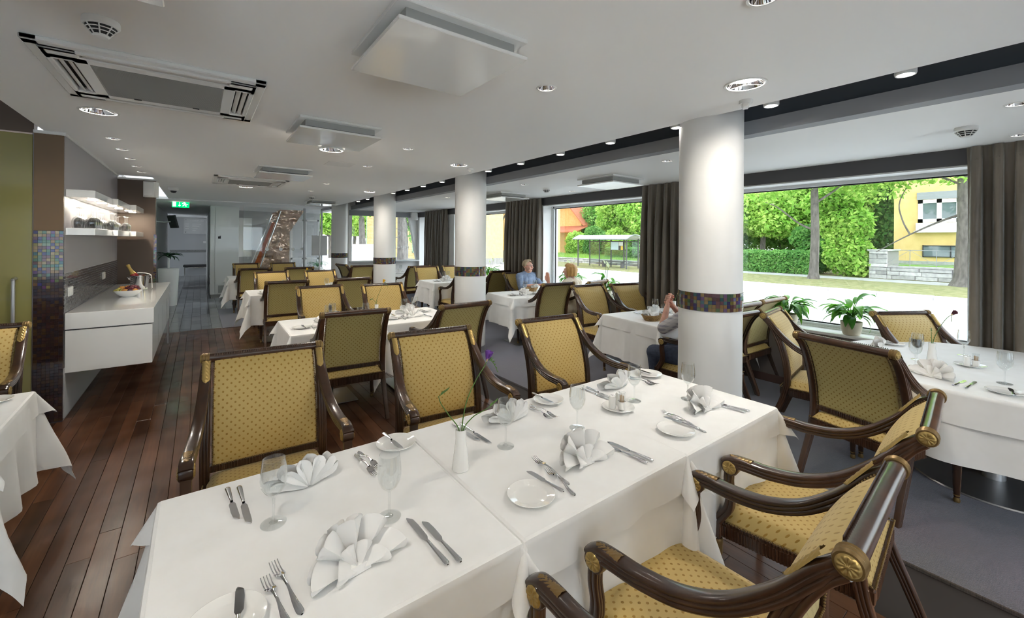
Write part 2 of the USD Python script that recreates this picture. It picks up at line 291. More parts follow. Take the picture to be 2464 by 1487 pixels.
# ---- window wall: piers, sill wall, dark band and three wide windows
N('wall_taupe_low', (.145, .125, .118), (.165, .142, .135), 3, .6)
openings = [(-.15, 2.60), (3.31, 6.05), (6.77, 9.51), (-3.6, -.87), (10.23, 11.6)]
for n, (a, b) in enumerate(openings[:3] + openings[3:], 1):
    w = numbered('/World', f'window_{n}'); UsdGeom.Xform.Define(stage, w)
    props(w, None, kind='structure')
    zs, zt = .66, 2.25
    fr = [box(5.45, 5.50, a, b, zs, zs + .045), box(5.45, 5.50, a, b, zt - .05, zt), box(5.45, 5.50, a, a + .05, zs, zt), box(5.45, 5.50, b - .05, b, zs, zt)]
    obj('frame', J(*fr), 'frame_alu', w, smooth=False)
    obj('bead', J(box(5.43, 5.45, a, b, zt - .02, zt), box(5.43, 5.45, a, b, zs, zs + .018), box(5.43, 5.45, a, a + .02, zs, zt), box(5.43, 5.45, b - .02, b, zs, zt)), 'frame_alu', w, smooth=False)
    obj('gasket', J(box(5.485, 5.50, a + .05, b - .05, zs + .045, zs + .057), box(5.485, 5.50, a + .05, b - .05, zt - .062, zt - .05), box(5.485, 5.5, a + .05, a + .062, zs + .045, zt - .05), box(5.485, 5.5, b - .062, b - .05, zs + .045, zt - .05)), 'gasket', w, smooth=False)
    obj('pane', box(5.497, 5.503, a + .05, b - .05, zs + .045, zt - .05), 'window_glass', w, smooth=False)
    obj('sill', cbox(WX - .03, 5.45, a, b, zs - .03, zs, .004), 'sill_white', w, smooth=False)
ys = sorted([y for o in openings for y in o])
piers = [(-6.0, -3.6)] + [(ys[k], ys[k + 1]) for k in range(1, len(ys) - 1, 2)] + [(11.6, 11.75)]
struct('wall_window', J(box(WX, 5.60, -6, 11.75, -.35, .63), *[box(WX, 5.60, a, b, .63, 2.25) for a, b in piers]), 'white_paint')
struct('wall_window_lower', box(WX - .012, WX, -6, 11.75, 0, .63), 'wall_taupe_low')
struct('baseboard_window', cbox(WX - .028, WX - .012, -6, 11.75, .006, .095, .004), 'skirt_brown', smooth=False)
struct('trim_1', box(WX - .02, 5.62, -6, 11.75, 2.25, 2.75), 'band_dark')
struct('trim_2', J(*[box(WX + .0, 5.45, a, b, 2.236, 2.25) for a, b in openings]), 'white_paint')

# ---- left: side of the sideboard recess, mosaic pier, frosted door
LX, LY = -.93, 5.205
struct('wall_left', J(box(-1.12, LX, LY + .02, 8.19, 0, ZC)), 'wall_taupe')
struct('wall_pier', box(-1.106, LX - .002, LY + .004, LY + .03, 1.64, ZC), 'pier_brown')
struct('trim_3', J(cbox(-1.11, LX + .012, LY - .008, LY + .02, ZC - .026, ZC, .003), cbox(LX - .004, LX + .012, LY, 8.18, ZC - .02, ZC, .003)), 'white_paint', smooth=False)
pier = '/World/wall_mosaic'; UsdGeom.Xform.Define(stage, pier); props(pier, 'narrow wall pier clad in small iridescent mosaic tiles', kind='structure'); used[('/World', 'wall_mosaic')] = 0
obj('backing', box(-1.106, LX - .001, LY + .004, LY + .03, 0, 1.64), 'grout', pier)
T = .0258; k = 0; rest = []
for j in range(63):
    for i in range(7):
        x = -1.1045 + i * .0249; z = .012 + j * T
        x1 = min(x + .0232, LX)
        b = box(x, x1, LY - .0005 + nr.uniform(0, .0012), LY + .005, z, z + .0238)
        if k < 294 and j < 50 and i < 6: obj('tile', b, 'mosaic_bright' if j > 50 - nr.randint(0, 8) else 'mosaic_dark', pier, smooth=False); k += 1
        else: rest.append((j, b))
up = [b for j, b in rest if j >= 47]; obj('tile_rest', J(*up), 'mosaic_mix', pier, smooth=False, kind='stuff', tone=tones(*up))
lower = [b for j, b in rest if j < 47] + [box(LX - .003, LX + .001, LY + q * .0258, LY + q * .0258 + .0236, .012 + j * T, .036 + j * T) for j in range(63) for q in (0,)]
obj('tile_rest', J(*lower), 'mosaic_dark_many', pier, smooth=False, kind='stuff', tone=tones(*lower))
struct('wall_lower_left', box(LX, LX + .006, LY + .03, 8.15, .02, .45), 'grey_wall')
# splashback of thin dark strips above the worktop
spl = '/World/wall_splashback'; UsdGeom.Xform.Define(stage, spl); props(spl, 'dark glass tile splashback above the sideboard', kind='structure'); used[('/World', 'wall_splashback')] = 0
obj('backing', box(LX, LX + .002, LY + .02, 8.18, .93, 1.27), 'white_paint', spl)
rest = []
for j in range(14):
    z = .932 + j * .0242; y = LY + .021 - rnd.uniform(0, .02)
    while y < 8.17:
        rest.append(box(LX + .001, LX + .0045 + nr.uniform(0, .0012), y, min(y + .0232, 8.175), z, z + .0218)); y += .0246
obj('tile', J(*rest), 'splash_tiles', spl, smooth=False, kind='stuff', tone=tones(*rest))
# dark return wall behind the sideboard with a mosaic edge
struct('wall_return', box(-2.6, -.515, 8.18, 8.32, 0, 2.44), 'wall_brown')
struct('trim_4', cbox(-.95, -.5, 8.165, 8.18, 2.425, 2.45, .003), 'white_paint', smooth=False)
rm = [box(-.5315 + i * .0163, -.5165 + i * .0163, 8.176, 8.18, .012 + j * .0262, .036 + j * .0262) for i in range(2) for j in range(62)] + [box(-.515, -.511, 8.185 + i * .026, 8.209 + i * .026, .012 + j * .0262, .036 + j * .0262) for i in range(5) for j in range(62)]
struct('wall_return_mosaic', J(*rm), 'mosaic_mix', smooth=False, tone=tones(*rm))
# frosted olive glass door left of the pier
M('olive_glass', {'p': ('principled_bsdf', {'base_color': (.26, .235, .085), 'roughness': .10, 'coat_weight': .6})}, [])
d = '/World/door_1'; UsdGeom.Xform.Define(stage, d); props(d, 'olive frosted glass door with steel bar handle', kind='structure')
obj('door_leaf', cbox(-2.05, -1.115, LY + .012, LY + .026, .012, 2.44, .003), 'olive_glass', d, smooth=False)
hy = LY - .045
hp = spline([(-1.205, LY + .01, .83), (-1.205, hy, .835), (-1.205, hy, .87), (-1.205, hy, 1.2), (-1.205, hy, 1.235), (-1.205, LY + .01, 1.24)], 40)
obj('handle', tube(hp, .0125, 12), 'brushed', d)
struct('wall_door_side', J(box(-4.2, -2.06, LY, LY + .1, 0, 2.9), box(-2.06, -1.106, LY, LY + .1, 2.45, 2.9)), 'wall_brown')
struct('wall_left_near', box(-4.3, -4.2, -6, LY, 0, 2.9), 'white_paint')
# back of the room behind the camera: a wall with two wide windows
struct('wall_back', J(box(-4.3, -3.4, -6.1, -6, 0, 3), box(-.6, .6, -6.1, -6, 0, 3), box(3.4, WX + .4, -6.1, -6, 0, 3), box(-4.3, WX, -6.1, -6, 0, .5), box(-4.3, WX, -6.1, -6, 2.35, 3)), 'white_paint')
struct('window_6', J(*[box(a, b, -6.06, -6.05, .5, 2.35) for a, b in ((-3.4, -.6), (.6, 3.4))]), 'window_glass')

# ---- columns with mosaic bands
CXX, CR = 3.12, .222
colys = [1.68, 5.20, 8.66, 12.12]
cnames = ['nearest', 'second', 'third', 'far']
for n, cy_ in enumerate(colys):
    c = numbered('/World', 'column'); UsdGeom.Xform.Define(stage, c).AddTranslateOp().Set(Gf.Vec3d(CXX, cy_, 0)); props(c, kind='structure')
    obj('shaft', lathe([(0, 0), (CR, 0), (CR, 2.72), (0, 2.72)], 96), 'white_paint', c, smooth=40)
    obj('base_ring', lathe([(CR - .01, .006), (CR + .004, .006), (CR + .004, .10), (CR, .104), (CR - .01, .104)], 96), 'brushed', c, smooth=40)
    zb, nz = 1.085, 5
    tl = []
    na = 56
    for j in range(nz):
        for i in range(na):
            a0, a1 = (i + .04) * 2 * PI / na, (i + .96) * 2 * PI / na; z0 = zb + j * .0256
            r0, r1 = CR - .002, CR + .0035 + nr.uniform(0, .0012)
            tl.append(hullm([(r * math.cos(a), r * math.sin(a), z) for r in (r0, r1) for a in (a0, a1) for z in (z0, z0 + .0238)]))
    obj('band_backing', lathe([(CR, zb - .002), (CR + .002, zb - .002), (CR + .002, zb + nz * .0256), (CR, zb + nz * .0256)], 96), 'grout', c)
    obj('mosaic_band', J(*tl), 'mosaic_mix', c, smooth=False, kind='stuff', tone=tones(*tl))

# ---- end of the room: facade with a window, glass lobby
EY = 11.75
pts = [(3.25, 0), (5.6, 0), (5.6, 2.75), (3.25, 2.75)]
hole = [(3.33, 1.0), (5.20, 1.0), (4.965, 2.24), (3.33, 2.24)]
m = trimesh.creation.extrude_polygon(Polygon(pts, [hole]), .12, engine='earcut'); v = np.array(m.vertices)
struct('wall_end', (np.stack([v[:, 0], EY + v[:, 2], v[:, 1]], -1), np.array(m.faces)[:, ::-1]), 'white_paint', smooth=False)
w = numbered('/World', 'window_7'); UsdGeom.Xform.Define(stage, w); props(w, kind='structure')
obj('pane', box(3.30, 5.22, EY + .09, EY + .096, 1.0, 2.25), 'window_glass', w, smooth=False)
obj('head', box(3.25, 4.99, EY - .02, EY, 2.235, 2.375), 'soffit_grey', w, smooth=False)
obj('sill', cbox(3.25, 5.22, EY - .16, EY + .04, .965, 1.0, .004), 'grey_wall', w, smooth=False)
obj('mullion', hullm([(x + dx, EY + y, z) for x, z in ((5.205, 1.0), (4.972, 2.24)) for dx in (0, .03) for y in (.06, .12)]), 'frame_alu', w, smooth=False)
# ================================================================ things on the ceiling
M('lamp_lit', {'e': ('emission', {'color': (1, .93, .82), 'strength': 38.0 * LAMP})}, [], surface='e.emission')
M('lamp_small', {'e': ('emission', {'color': (1, .93, .84), 'strength': 6.0 * LAMP})}, [], surface='e.emission')
M('lamp_spot', {'e': ('emission', {'color': (1, .95, .88), 'strength': 26.0 * LAMP})}, [], surface='e.emission')
big = thing('downlight', '', 'ceiling lamp')
obj('trim_ring', lathe([(.094, .004), (.097, -.004), (.108, -.004), (.112, .0), (.112, .002)], 40), 'white_plastic', big)
obj('reflector', lathe([(.094, .0), (.088, .02), (.070, .10)], 40), 'chrome', big)
obj('lamp', lathe([(.0, .035), (.086, .035), (.086, .04), (0, .04)], 32), 'lamp_lit', big)
sm = thing('spot_downlight', '', 'ceiling lamp')
obj('trim_ring', lathe([(.046, .004), (.048, -.003), (.057, -.003), (.060, .0), (.060, .002)], 32), 'white_plastic', sm)
obj('reflector', lathe([(.046, .0), (.044, .01), (.034, .055)], 32), 'chrome', sm)
obj('lamp', lathe([(0, .05), (.034, .05), (.034, .056), (0, .056)], 24), 'lamp_small', sm)
KB, KS = Kind(big), Kind(sm)
blab = ['bright round ceiling downlight in front of the sideboard wall', 'bright round ceiling downlight beside the nearest white column', 'bright round ceiling downlight in front of the second white column', 'bright round ceiling downlight in front of the third white column', 'bright round downlight in front of the far ceiling air conditioner']
for (x, y), l in zip(BIG[:5], blab): KB.put((x, y, ZC), 0, l, 'lit ceiling downlights')
KB.put((BIG[5][0], BIG[5][1] - .36, ZC - .102), 0, 'bright round downlight at the edge of the middle ceiling panel', 'lit ceiling downlights')
for (x, y), l in zip(BEHIND, ('left near', 'right near', 'left far', 'right far', 'foremost left')): KB.put((x, y, ZC), 0, l + ' ceiling downlight behind the camera', 'downlights behind the camera')
slab_l = ['small recessed ceiling downlight right of the nearest ceiling panel', 'small downlight cut by the top edge of the picture', 'small recessed downlight right of the middle ceiling panel', 'small recessed downlight behind the flush ceiling hatch', 'small recessed downlight between the far ceiling panel and the third column', 'small recessed downlight right of the far air conditioner']
wl = ['nearest of the small downlights in a row along the sideboard wall', 'second nearest of the small downlights along the sideboard wall', 'middle one of the small downlights along the sideboard wall', 'second farthest of the small downlights along the sideboard wall', 'farthest of the small downlights in a row along the sideboard wall']
for (x, y), l in zip(SMALL, slab_l + wl): KS.put((x, y, ZC), 0, l, 'small recessed downlights')
lowl = ['small downlight in the low ceiling cut by the right picture edge, above the smoke detector', 'small downlight in the low ceiling cut by the right picture edge, above the curtain', 'small downlight in the low ceiling left of the nearest column', 'small downlight in the low ceiling right of the second column', 'small downlight in the low ceiling above the curtain between the windows', 'small downlight in the low ceiling left of the second column']
for (x, y), l in zip(LOW, lowl): KS.put((x, y, ZL), 0, l, 'small recessed downlights')
sp = thing('slot_spotlight', '', 'spotlight')
obj('barrel', lathe([(.030, .0), (.036, -.008), (.043, -.008), (.046, .0), (.046, .09), (.0, .095)], 28), 'white_plastic', sp)
obj('lamp', lathe([(0, .006), (.031, .006), (.031, .01), (0, .01)], 24), 'lamp_spot', sp)
KP = Kind(sp)
sy = [.557, 1.21, 1.89, 2.55, 3.21, 3.88, 4.56, 5.85, 6.53, 7.20, 7.88, 9.4, 10.1]
for i, y in enumerate(sy):
    KP.put((EX + .052, y, 2.478), 0, 'small round spotlight in the dark ceiling slot, ' + ['nearest of all', 'just right of the nearest column', 'just left of the nearest column', 'second left of the nearest column', 'halfway between the nearest and second column', 'second right of the second column', 'right at the top of the second column', 'just left of the second column', 'second left of the second column', 'third left of the second column', 'right at the top of the third column', 'left of the third column', 'farthest of all'][i], 'spotlights in the ceiling slot')
# flat raised panels
pn = thing('ceiling_panel', '', 'ceiling panel')
obj('back_frame', J(cbox(-.30, .30, -.30, .30, -.018, 0, .003)), 'white_plastic', pn, smooth=False)
obj('spacer', J(*[cbox(x - .02, x + .02, y - .02, y + .02, -.08, -.018, .002) for x in (-.2, .2) for y in (-.2, .2)]), 'dark_gap', pn, smooth=False)
obj('plenum', box(-.255, .255, -.255, .255, -.062, -.018), 'grille_grey', pn, smooth=False)
obj('panel', cbox(-.30, .30, -.30, .30, -.092, -.076, .003), 'white_gloss', pn, smooth=False)
KN = Kind(pn)
for x, y, z, l in ((.88, 1.78, ZC, 'large square white ceiling panel at top centre, nearest in full view'), (.88, 3.65, ZC, 'square white ceiling panel with a lamp at its edge, second along the main ceiling'), (.88, 6.22, ZC, 'square white ceiling panel above the far air conditioner'), (-.40, 1.62, ZC, 'white ceiling panel cut off by the top edge of the picture'), (4.28, 3.64, ZL, 'square white panel on the low ceiling above the window tables, nearer one'), (4.28, 5.98, ZL, 'square white panel on the low ceiling behind the second column'), (2.3, 10.6, ZC, 'thin white ceiling panel at the far end left of the far column')):
    KN.put((x, y, z), 0, l, 'square ceiling panels')
# cassette air conditioners
ac = thing('air_conditioner', '', 'air conditioner'); h = .475
obj('frame', J(cbox(-h, h, -h, -h + .06, -.026, 0, .006), cbox(-h, h, h - .06, h, -.026, 0, .006), cbox(-h, -h + .06, -h, h, -.026, 0, .006), cbox(h - .06, h, -h, h, -.026, 0, .006)), 'white_plastic', ac, smooth=False)
obj('inner_frame', J(*[cbox(x0, x1, y0, y1, -.036, -.004, .005) for x0, x1, y0, y1 in ((-.43, .43, -.43, -.40), (-.43, .43, .40, .43), (-.43, .43, -.355, -.28), (-.43, .43, .28, .355), (-.43, -.405, -.43, .43), (.405, .43, -.43, .43), (-.335, -.275, -.35, .35), (.275, .335, -.35, .35), (-.43, -.30, -.43, -.30), (.30, .43, -.43, -.30), (-.43, -.30, .30, .43), (.30, .43, .30, .43))]), 'white_plastic', ac, smooth=False)
obj('dark_inside', box(-.44, .44, -.44, .44, -.006, -.002), 'dark_gap', ac, smooth=False)
obj('grille', J(box(-.278, .278, -.285, .285, -.034, -.008), *[box(-.27, .27, y, y + .004, -.0365, -.034) for y in np.arange(-.278, .278, .0085)]), 'grille_grey', ac, smooth=False)
for y in (-.377, .377): obj('flap', tf(cbox(-.29, .29, -.015, .015, -.004, .004, .002), (0, y, -.022), rx=.45 * (1 if y > 0 else -1)), 'white_plastic', ac, smooth=False)
for x in (-.37, .37):
    for dx in (-.016, .016): obj('flap', tf(cbox(-.012, .012, -.28, .28, -.004, .004, .002), (x + dx, 0, -.02), ry=.6), 'white_plastic', ac, smooth=False)
obj('tab', J(*[box(x, x + .035, .262, .276, -.040, -.034) for x in (-.16, .13)]), 'dark_gap', ac, smooth=False)
KA = Kind(ac)
KA.put((-.165, 3.24, ZC), 0, 'large white ceiling cassette air conditioner with grey grille, near the upper left', 'cassette air conditioners')
KA.put((.64, 7.70, ZC), 0, 'white ceiling cassette air conditioner farther off, beside a flat panel', 'cassette air conditioners')
# smoke detectors
sd = thing('smoke_detector', '', 'smoke detector')
obj('base', lathe([(0, 0), (.058, 0), (.060, -.006), (.060, -.024), (.054, -.030), (0, -.030)], 40), 'white_plastic', sd)
obj('chamber', lathe([(.05, -.030), (.026, -.062), (0, -.062)], 32), 'dark_gap', sd)
rib = [tube([(.056 * math.cos(a), .056 * math.sin(a), -.028), (.027 * math.cos(a), .027 * math.sin(a), -.064)], .0026, 6) for a in np.arange(8) * PI / 4]
rib += [tube([(r * math.cos(a), r * math.sin(a), z) for a in np.linspace(0, 2 * PI, 33)], .0022, 6, False) for r, z in ((.047, -.040), (.037, -.051))]
obj('cage', J(*rib, lathe([(0, -.058), (.026, -.060), (.028, -.066), (.022, -.071), (0, -.072)], 24)), 'white_plastic', sd)
KD = Kind(sd)
KD.put((-.328, 2.42, ZC), 0, 'round white smoke detector above the near air conditioner', 'smoke detectors'); KD.put((4.28, .48, ZL), 0, 'round white smoke detector on the low ceiling by the right curtain', 'smoke detectors'); KD.put((4.29, 4.9, ZL), 0, 'round white smoke detector on the low ceiling above the middle window', 'smoke detectors'); KD.put((1.9, 9.6, ZC), 0, 'small round white detector far off on the ceiling before the glass lobby', 'smoke detectors')
ms = thing('motion_sensor', '', 'sensor')
obj('base', lathe([(0, 0), (.038, 0), (.038, -.022), (0, -.022)], 24), 'white_plastic', ms); obj('head', tf(hullm([(-.034, -.022, 0), (.034, -.022, 0), (.034, .022, 0), (-.034, .022, 0), (-.022, -.014, -.024), (.022, -.014, -.024), (.022, .014, -.024), (-.022, .014, -.024)]), (.012, 0, -.022), ry=.15), 'white_plastic', ms)
KM = Kind(ms)
KM.put((2.78, 1.27, ZC), .5, 'small white ceiling sensor at the top of the nearest column', 'ceiling sensors'); KM.put((2.72, 4.55, ZC), .5, 'small white ceiling sensor at the top of the second column', 'ceiling sensors')
hp = obj('ceiling_hatch', cbox(1.20, 1.50, 5.13, 5.43, ZC - .004, ZC - .0005, .0015), 'white_paint', smooth=False); props(hp, 'thin square hatch flush with the main ceiling', 'hatch')
# dome camera, loudspeakers, exit sign
dc = thing('security_camera', 'white dome security camera on the ceiling near the exit sign', 'camera', (-.36, 9.6, ZC))
obj('body', lathe([(0, 0), (.075, 0), (.075, -.03), (.066, -.05), (.045, -.055), (0, -.055)], 36), 'white_plastic', dc); obj('dome', lathe([(.046, -.05), (.044, -.07), (.03, -.088), (0, -.094)], 28), 'black_plastic', dc)
ls = thing('loudspeaker', '', 'loudspeaker')
obj('cabinet', hullm([(x, y, z) for z in (-.11, .11) for x, y in ((-.075, 0), (.075, 0), (.06, -.14), (-.06, -.14), (.075, -.10), (-.075, -.10))]), 'white_plastic', ls, smooth=False); obj('grille', cbox(-.055, .055, -.150, -.139, -.095, .095, .006), 'white_paint', ls, smooth=False); obj('bracket', J(tube([(0, 0, 0), (0, .05, 0)], .014, 10), cyl(.03, 0, .012, 16)), 'white_plastic', ls)
KL = Kind(ls)
KL.put((-.545, 8.11, 2.285), -.25, 'white box loudspeaker on the dark wall behind the sideboard', 'wall loudspeakers'); KL.put((5.0, 11.62, 2.27), .9, 'small white loudspeaker in the far corner beside the curtain', 'wall loudspeakers')
ex = thing('exit_sign', 'green illuminated emergency exit sign with arrow, door and running figure', 'sign', (-.35, 13.0, 2.33))
M('sign_green', {'e': ('emission', {'color': (.0, .40, .085), 'strength': 1.1})}, [], surface='e.emission'); M('sign_white', {'e': ('emission', {'color': (1, 1, .97), 'strength': 1.4})}, [], surface='e.emission')
obj('panel', cbox(-.165, .165, -.012, .012, 0, .165, .002), 'sign_green', ex, smooth=False); obj('housing', cbox(-.20, .19, -.03, .03, .167, .225, .006), 'white_plastic', ex, smooth=False)
def flat(poly, y=-.0145, d=.002):
    v, f = prism(poly, d); return np.stack([v[:, 0], y + v[:, 2], v[:, 1]], -1), f[:, ::-1]
obj('pictogram', J(flat([(-.15, .02), (-.09, .02), (-.09, .145), (-.15, .145)]), flat([(-.03, .145), (-.015, .145), (-.015, .055), (.005, .055), (-.0225, .02), (-.05, .055), (-.03, .055)]),
    flat([(.075 + .014 * math.cos(a), .132 + .014 * math.sin(a)) for a in np.arange(12) * PI / 6]), flat([(.055, .118), (.085, .112), (.115, .085), (.145, .082), (.145, .072), (.11, .072), (.098, .085), (.09, .065), (.115, .05), (.105, .018), (.092, .02), (.098, .045), (.07, .058), (.045, .03), (.03, .036), (.06, .075), (.062, .098), (.045, .095), (.03, .08), (.022, .087), (.04, .108)])), 'sign_white', ex, smooth=False)
# ================================================================ far lobby
struct('wall_lobby_back', box(-2.6, 1.2, 22.46, 22.6, 0, 2.7), 'grey_wall'); struct('wall_lobby_left', J(box(-1.02, -.88, 8.32, 19.3, 0, 2.5)), 'white_paint'); struct('wall_lobby_far_left', box(-2.6, -2.5, 19, 22.5, 0, 2.7), 'white_paint')
N('granite', (.12, .12, .12), (.34, .34, .33), 60, .3)
struct('trim_5', box(-.95, .4, 22.43, 22.46, .99, 1.10), 'granite')
struct('wall_lobby_right', box(.27, .9, 14.4, 22.5, 0, 2.6), 'white_paint')
pt = thing('partition_cabinet', 'tall white gloss partition cupboard between the lobby and the dining room', 'cupboard', (.25, 13.74, 0))
obj('carcass', cbox(0, .64, 0, .62, .09, 2.462, .003), 'white_paint', pt, smooth=False); obj('plinth', box(.02, .63, .03, .6, 0, .09), 'grille_grey', pt, smooth=False)
obj('panel', cbox(.105, .635, -.018, 0, .10, 2.44, .003), 'white_gloss', pt, smooth=False); obj('panel', cbox(0, .10, -.012, 0, .10, 2.45, .003), 'white_gloss', pt, smooth=False)
v_ = obj('vent', J(cbox(.155, .40, -.027, -.018, .11, .35, .003)), 'white_plastic', pt, smooth=False); obj('grille', J(box(.175, .38, -.029, -.0265, .13, .33)), 'grille_grey', v_, smooth=False)
obj('control_panel', J(cbox(.17, .23, -.03, -.018, 1.58, 1.64, .003), cbox(.205, .235, -.03, -.018, 1.645, 1.66, .002)), 'black_plastic', pt, smooth=False)
obj('lock', J(*[cyl(.012, 0, .02, 12, .03, 0) for _ in (0,)]), 'brushed', pt)
for z in (.30, .55): obj('hinge', cbox(-.012, .0, .02, .06, z, z + .07, .002), 'brushed', pt, smooth=False)
bn = thing('lobby_bench', 'low black leather bench with steel legs in the far lobby', 'bench', (.05, 22.0, 0))
obj('cushion', cbox(-.55, .75, -.22, .22, .40, .50, .03), 'black_leather', bn); obj('frame', J(box(-.52, .72, -.2, .2, .375, .398)), 'chrome', bn, smooth=False)
for x in (-.5, .7): obj('leg', J(box(x - .015, x + .015, -.19, -.16, 0, .38), box(x - .015, x + .015, .16, .19, 0, .38)), 'chrome', bn, smooth=False)
N('acrylic', (.55, .56, .56), (.62, .62, .62), 3, .15)
pq = thing('wall_plaque', 'clear acrylic wall plaque with lettering in the far lobby', 'sign', (-.09, 22.43, 1.78))
obj('plate', cbox(-.42, .42, -.012, 0, 0, .66, .003), 'acrylic', pq, smooth=False)
def letters(txt, h, x, z, y=-.016): t = meshkit.text_mesh(txt, h, .003); v = np.array(t.vertices); return np.stack([v[:, 0] + x, y - v[:, 2] + .003, v[:, 1] + z], -1), np.array(t.faces)
obj('lettering', J(letters("L'ERMITAGE", .055, -.19, .52), *[box(-.36, -.24, -.015, -.012, z, z + .022) for z in (.40, .31, .21)], *[box(-.12, .18 - .06 * k, -.015, -.012, z, z + .026) for k, z in enumerate((.40, .31, .22, .12))]), 'white_paint', pq, smooth=False)
for x in (-.34, .36):
    for z in (.07, .6): obj('stud', tf(cyl(.014, 0, .02, 12), (x, -.012, z), rx=PI / 2), 'chrome', pq)
tv = thing('wall_monitor', 'small flat screen monitor on a wall bracket in the lobby', 'monitor', (-.62, 14.2, 2.02))
obj('screen', tf(cbox(-.20, .20, -.02, .02, -.17, .17, .006), (.08, 0, .0), rz=-1.15, rx=.25), 'black_plastic', tv, smooth=False); obj('arm', J(tube([(-.26, 0, .0), (-.10, .02, -.02), (.03, .03, 0)], .016, 8), cbox(-.28, -.25, -.05, .05, -.08, .08, .004)), 'white_plastic', tv)
sw = obj('wall_switch', cbox(.16, .26, 22.435, 22.46, 1.38, 1.47, .006), 'white_plastic', smooth=False); props(sw, 'small white switch box on the lobby wall below the plaque', 'switch')
# glass lobby right of the cupboard
struct('wall_vestibule_back', J(box(.9, 1.0, 15.6, 15.7, 0, 2.6), box(1.36, 3.35, 15.6, 15.7, 0, 2.6), box(1.0, 1.36, 15.6, 15.7, 0, 1.02), box(1.0, 1.36, 15.6, 15.7, 2.24, 2.6)), 'grey_wall')
M('blind_white', {'p': ('principled_bsdf', {'base_color': (.9, .9, .9), 'roughness': .6}), 'l': ('translucent_bsdf', {'color': (.95, .95, .95)}), 'x': ('mix_closure', {'fac': .6})}, [('p.BSDF', 'x.closure1'), ('l.BSDF', 'x.closure2')], surface='x.closure')
struct('window_8', box(1.0, 1.36, 15.66, 15.672, 1.02, 2.24), 'blind_white')
gd = '/World/door_2'; UsdGeom.Xform.Define(stage, gd); props(gd, 'glazed lobby screen with a door at the far end of the room', kind='structure')
obj('pane', box(.95, 2.86, 13.2, 13.21, .02, 2.44), 'partition_glass', gd, smooth=False)
obj('post', J(*[box(x, x + w_, 13.17, 13.24, 0, 2.46) for x, w_ in ((2.40, .05), (2.86, .04))], box(2.86, 2.90, 12.15, 13.2, 2.4, 2.46)), 'grey_wall', gd, smooth=False)
obj('frame', J(*[box(x, x + .045, 14.6, 14.65, 0, 2.2) for x in (2.30, 2.62, 2.70, 3.06)], box(2.3, 3.1, 14.6, 14.65, 2.15, 2.2), box(2.3, 3.1, 14.6, 14.65, .95, 1.0)), 'frame_alu', gd, smooth=False)
obj('sticker', J(*[tf(cyl(.045, 0, .002, 24), (x, 13.198, 1.30), rx=PI / 2) for x in (1.50, 1.83, 2.13, 2.37)]), 'white_paint', gd)
M('copper_panel', {'t': ('texture_coordinate', {}), 'n': ('noise_texture', {'scale': 2.2, 'detail': 2}), 'b': ('bump', {'strength': .8, 'distance': .12}), 'p': ('principled_bsdf', {'base_color': (.62, .42, .32), 'metallic': .85, 'roughness': .10})}, [('t.object', 'n.vector'), ('n.fac', 'b.height'), ('b.normal', 'p.normal')])
S('orange_panel', (.50, .085, .018), .15, coat_weight=.6)
ch = thing('leaning_sculpture', 'leaning copper mirror sculpture with an orange side, behind the lobby glass', 'sculpture', (0, 14.3, 0))
def slant(poly, y0, y1):
    v, f = prism(poly, y1 - y0); return np.stack([v[:, 0], y0 + v[:, 2], v[:, 1]], -1), f[:, ::-1]
obj('body', slant([(1.42, .0), (2.22, .0), (2.22, 1.02), (2.22, 1.80), (2.62, 2.46), (1.95, 2.46), (1.46, .95)], 0, .5), 'copper_panel', ch, smooth=False)
obj('side_panel', slant([(1.20, .55), (1.36, .55), (1.88, 2.05), (1.76, 2.10)], .02, .42), 'orange_panel', ch, smooth=False)
for a, b in (((1.13, .55), (1.74, 2.30)), ((1.38, .55), (1.97, 2.42))): obj('rail', tube([(a[0], -.02, a[1]), (b[0], -.02, b[1])], .022, 8), 'chrome', ch)
obj('ribs', J(*[slant([(1.70 + k * .05, 2.1 + k * .02), (1.73 + k * .05, 2.1 + k * .02), (1.80 + k * .05, 2.36 + k * .022), (1.77 + k * .05, 2.36 + k * .022)], -.02, .40) for k in range(5)]), 'copper_panel', ch, smooth=False)
obj('foot', J(box(1.15, 2.25, .02, .48, 0, .55)), 'black_plastic', ch, smooth=False)
bd = thing('notice_stand', 'grey notice board on a steel post beside the far column', 'sign', (2.72, 12.7, 0))
obj('post', J(cyl(.02, 0, 1.8, 16), cyl(.16, 0, .02, 28)), 'brushed', bd); obj('board', cbox(-.20, .20, -.015, .015, 1.13, 1.69, .003), 'acrylic', bd, smooth=False)
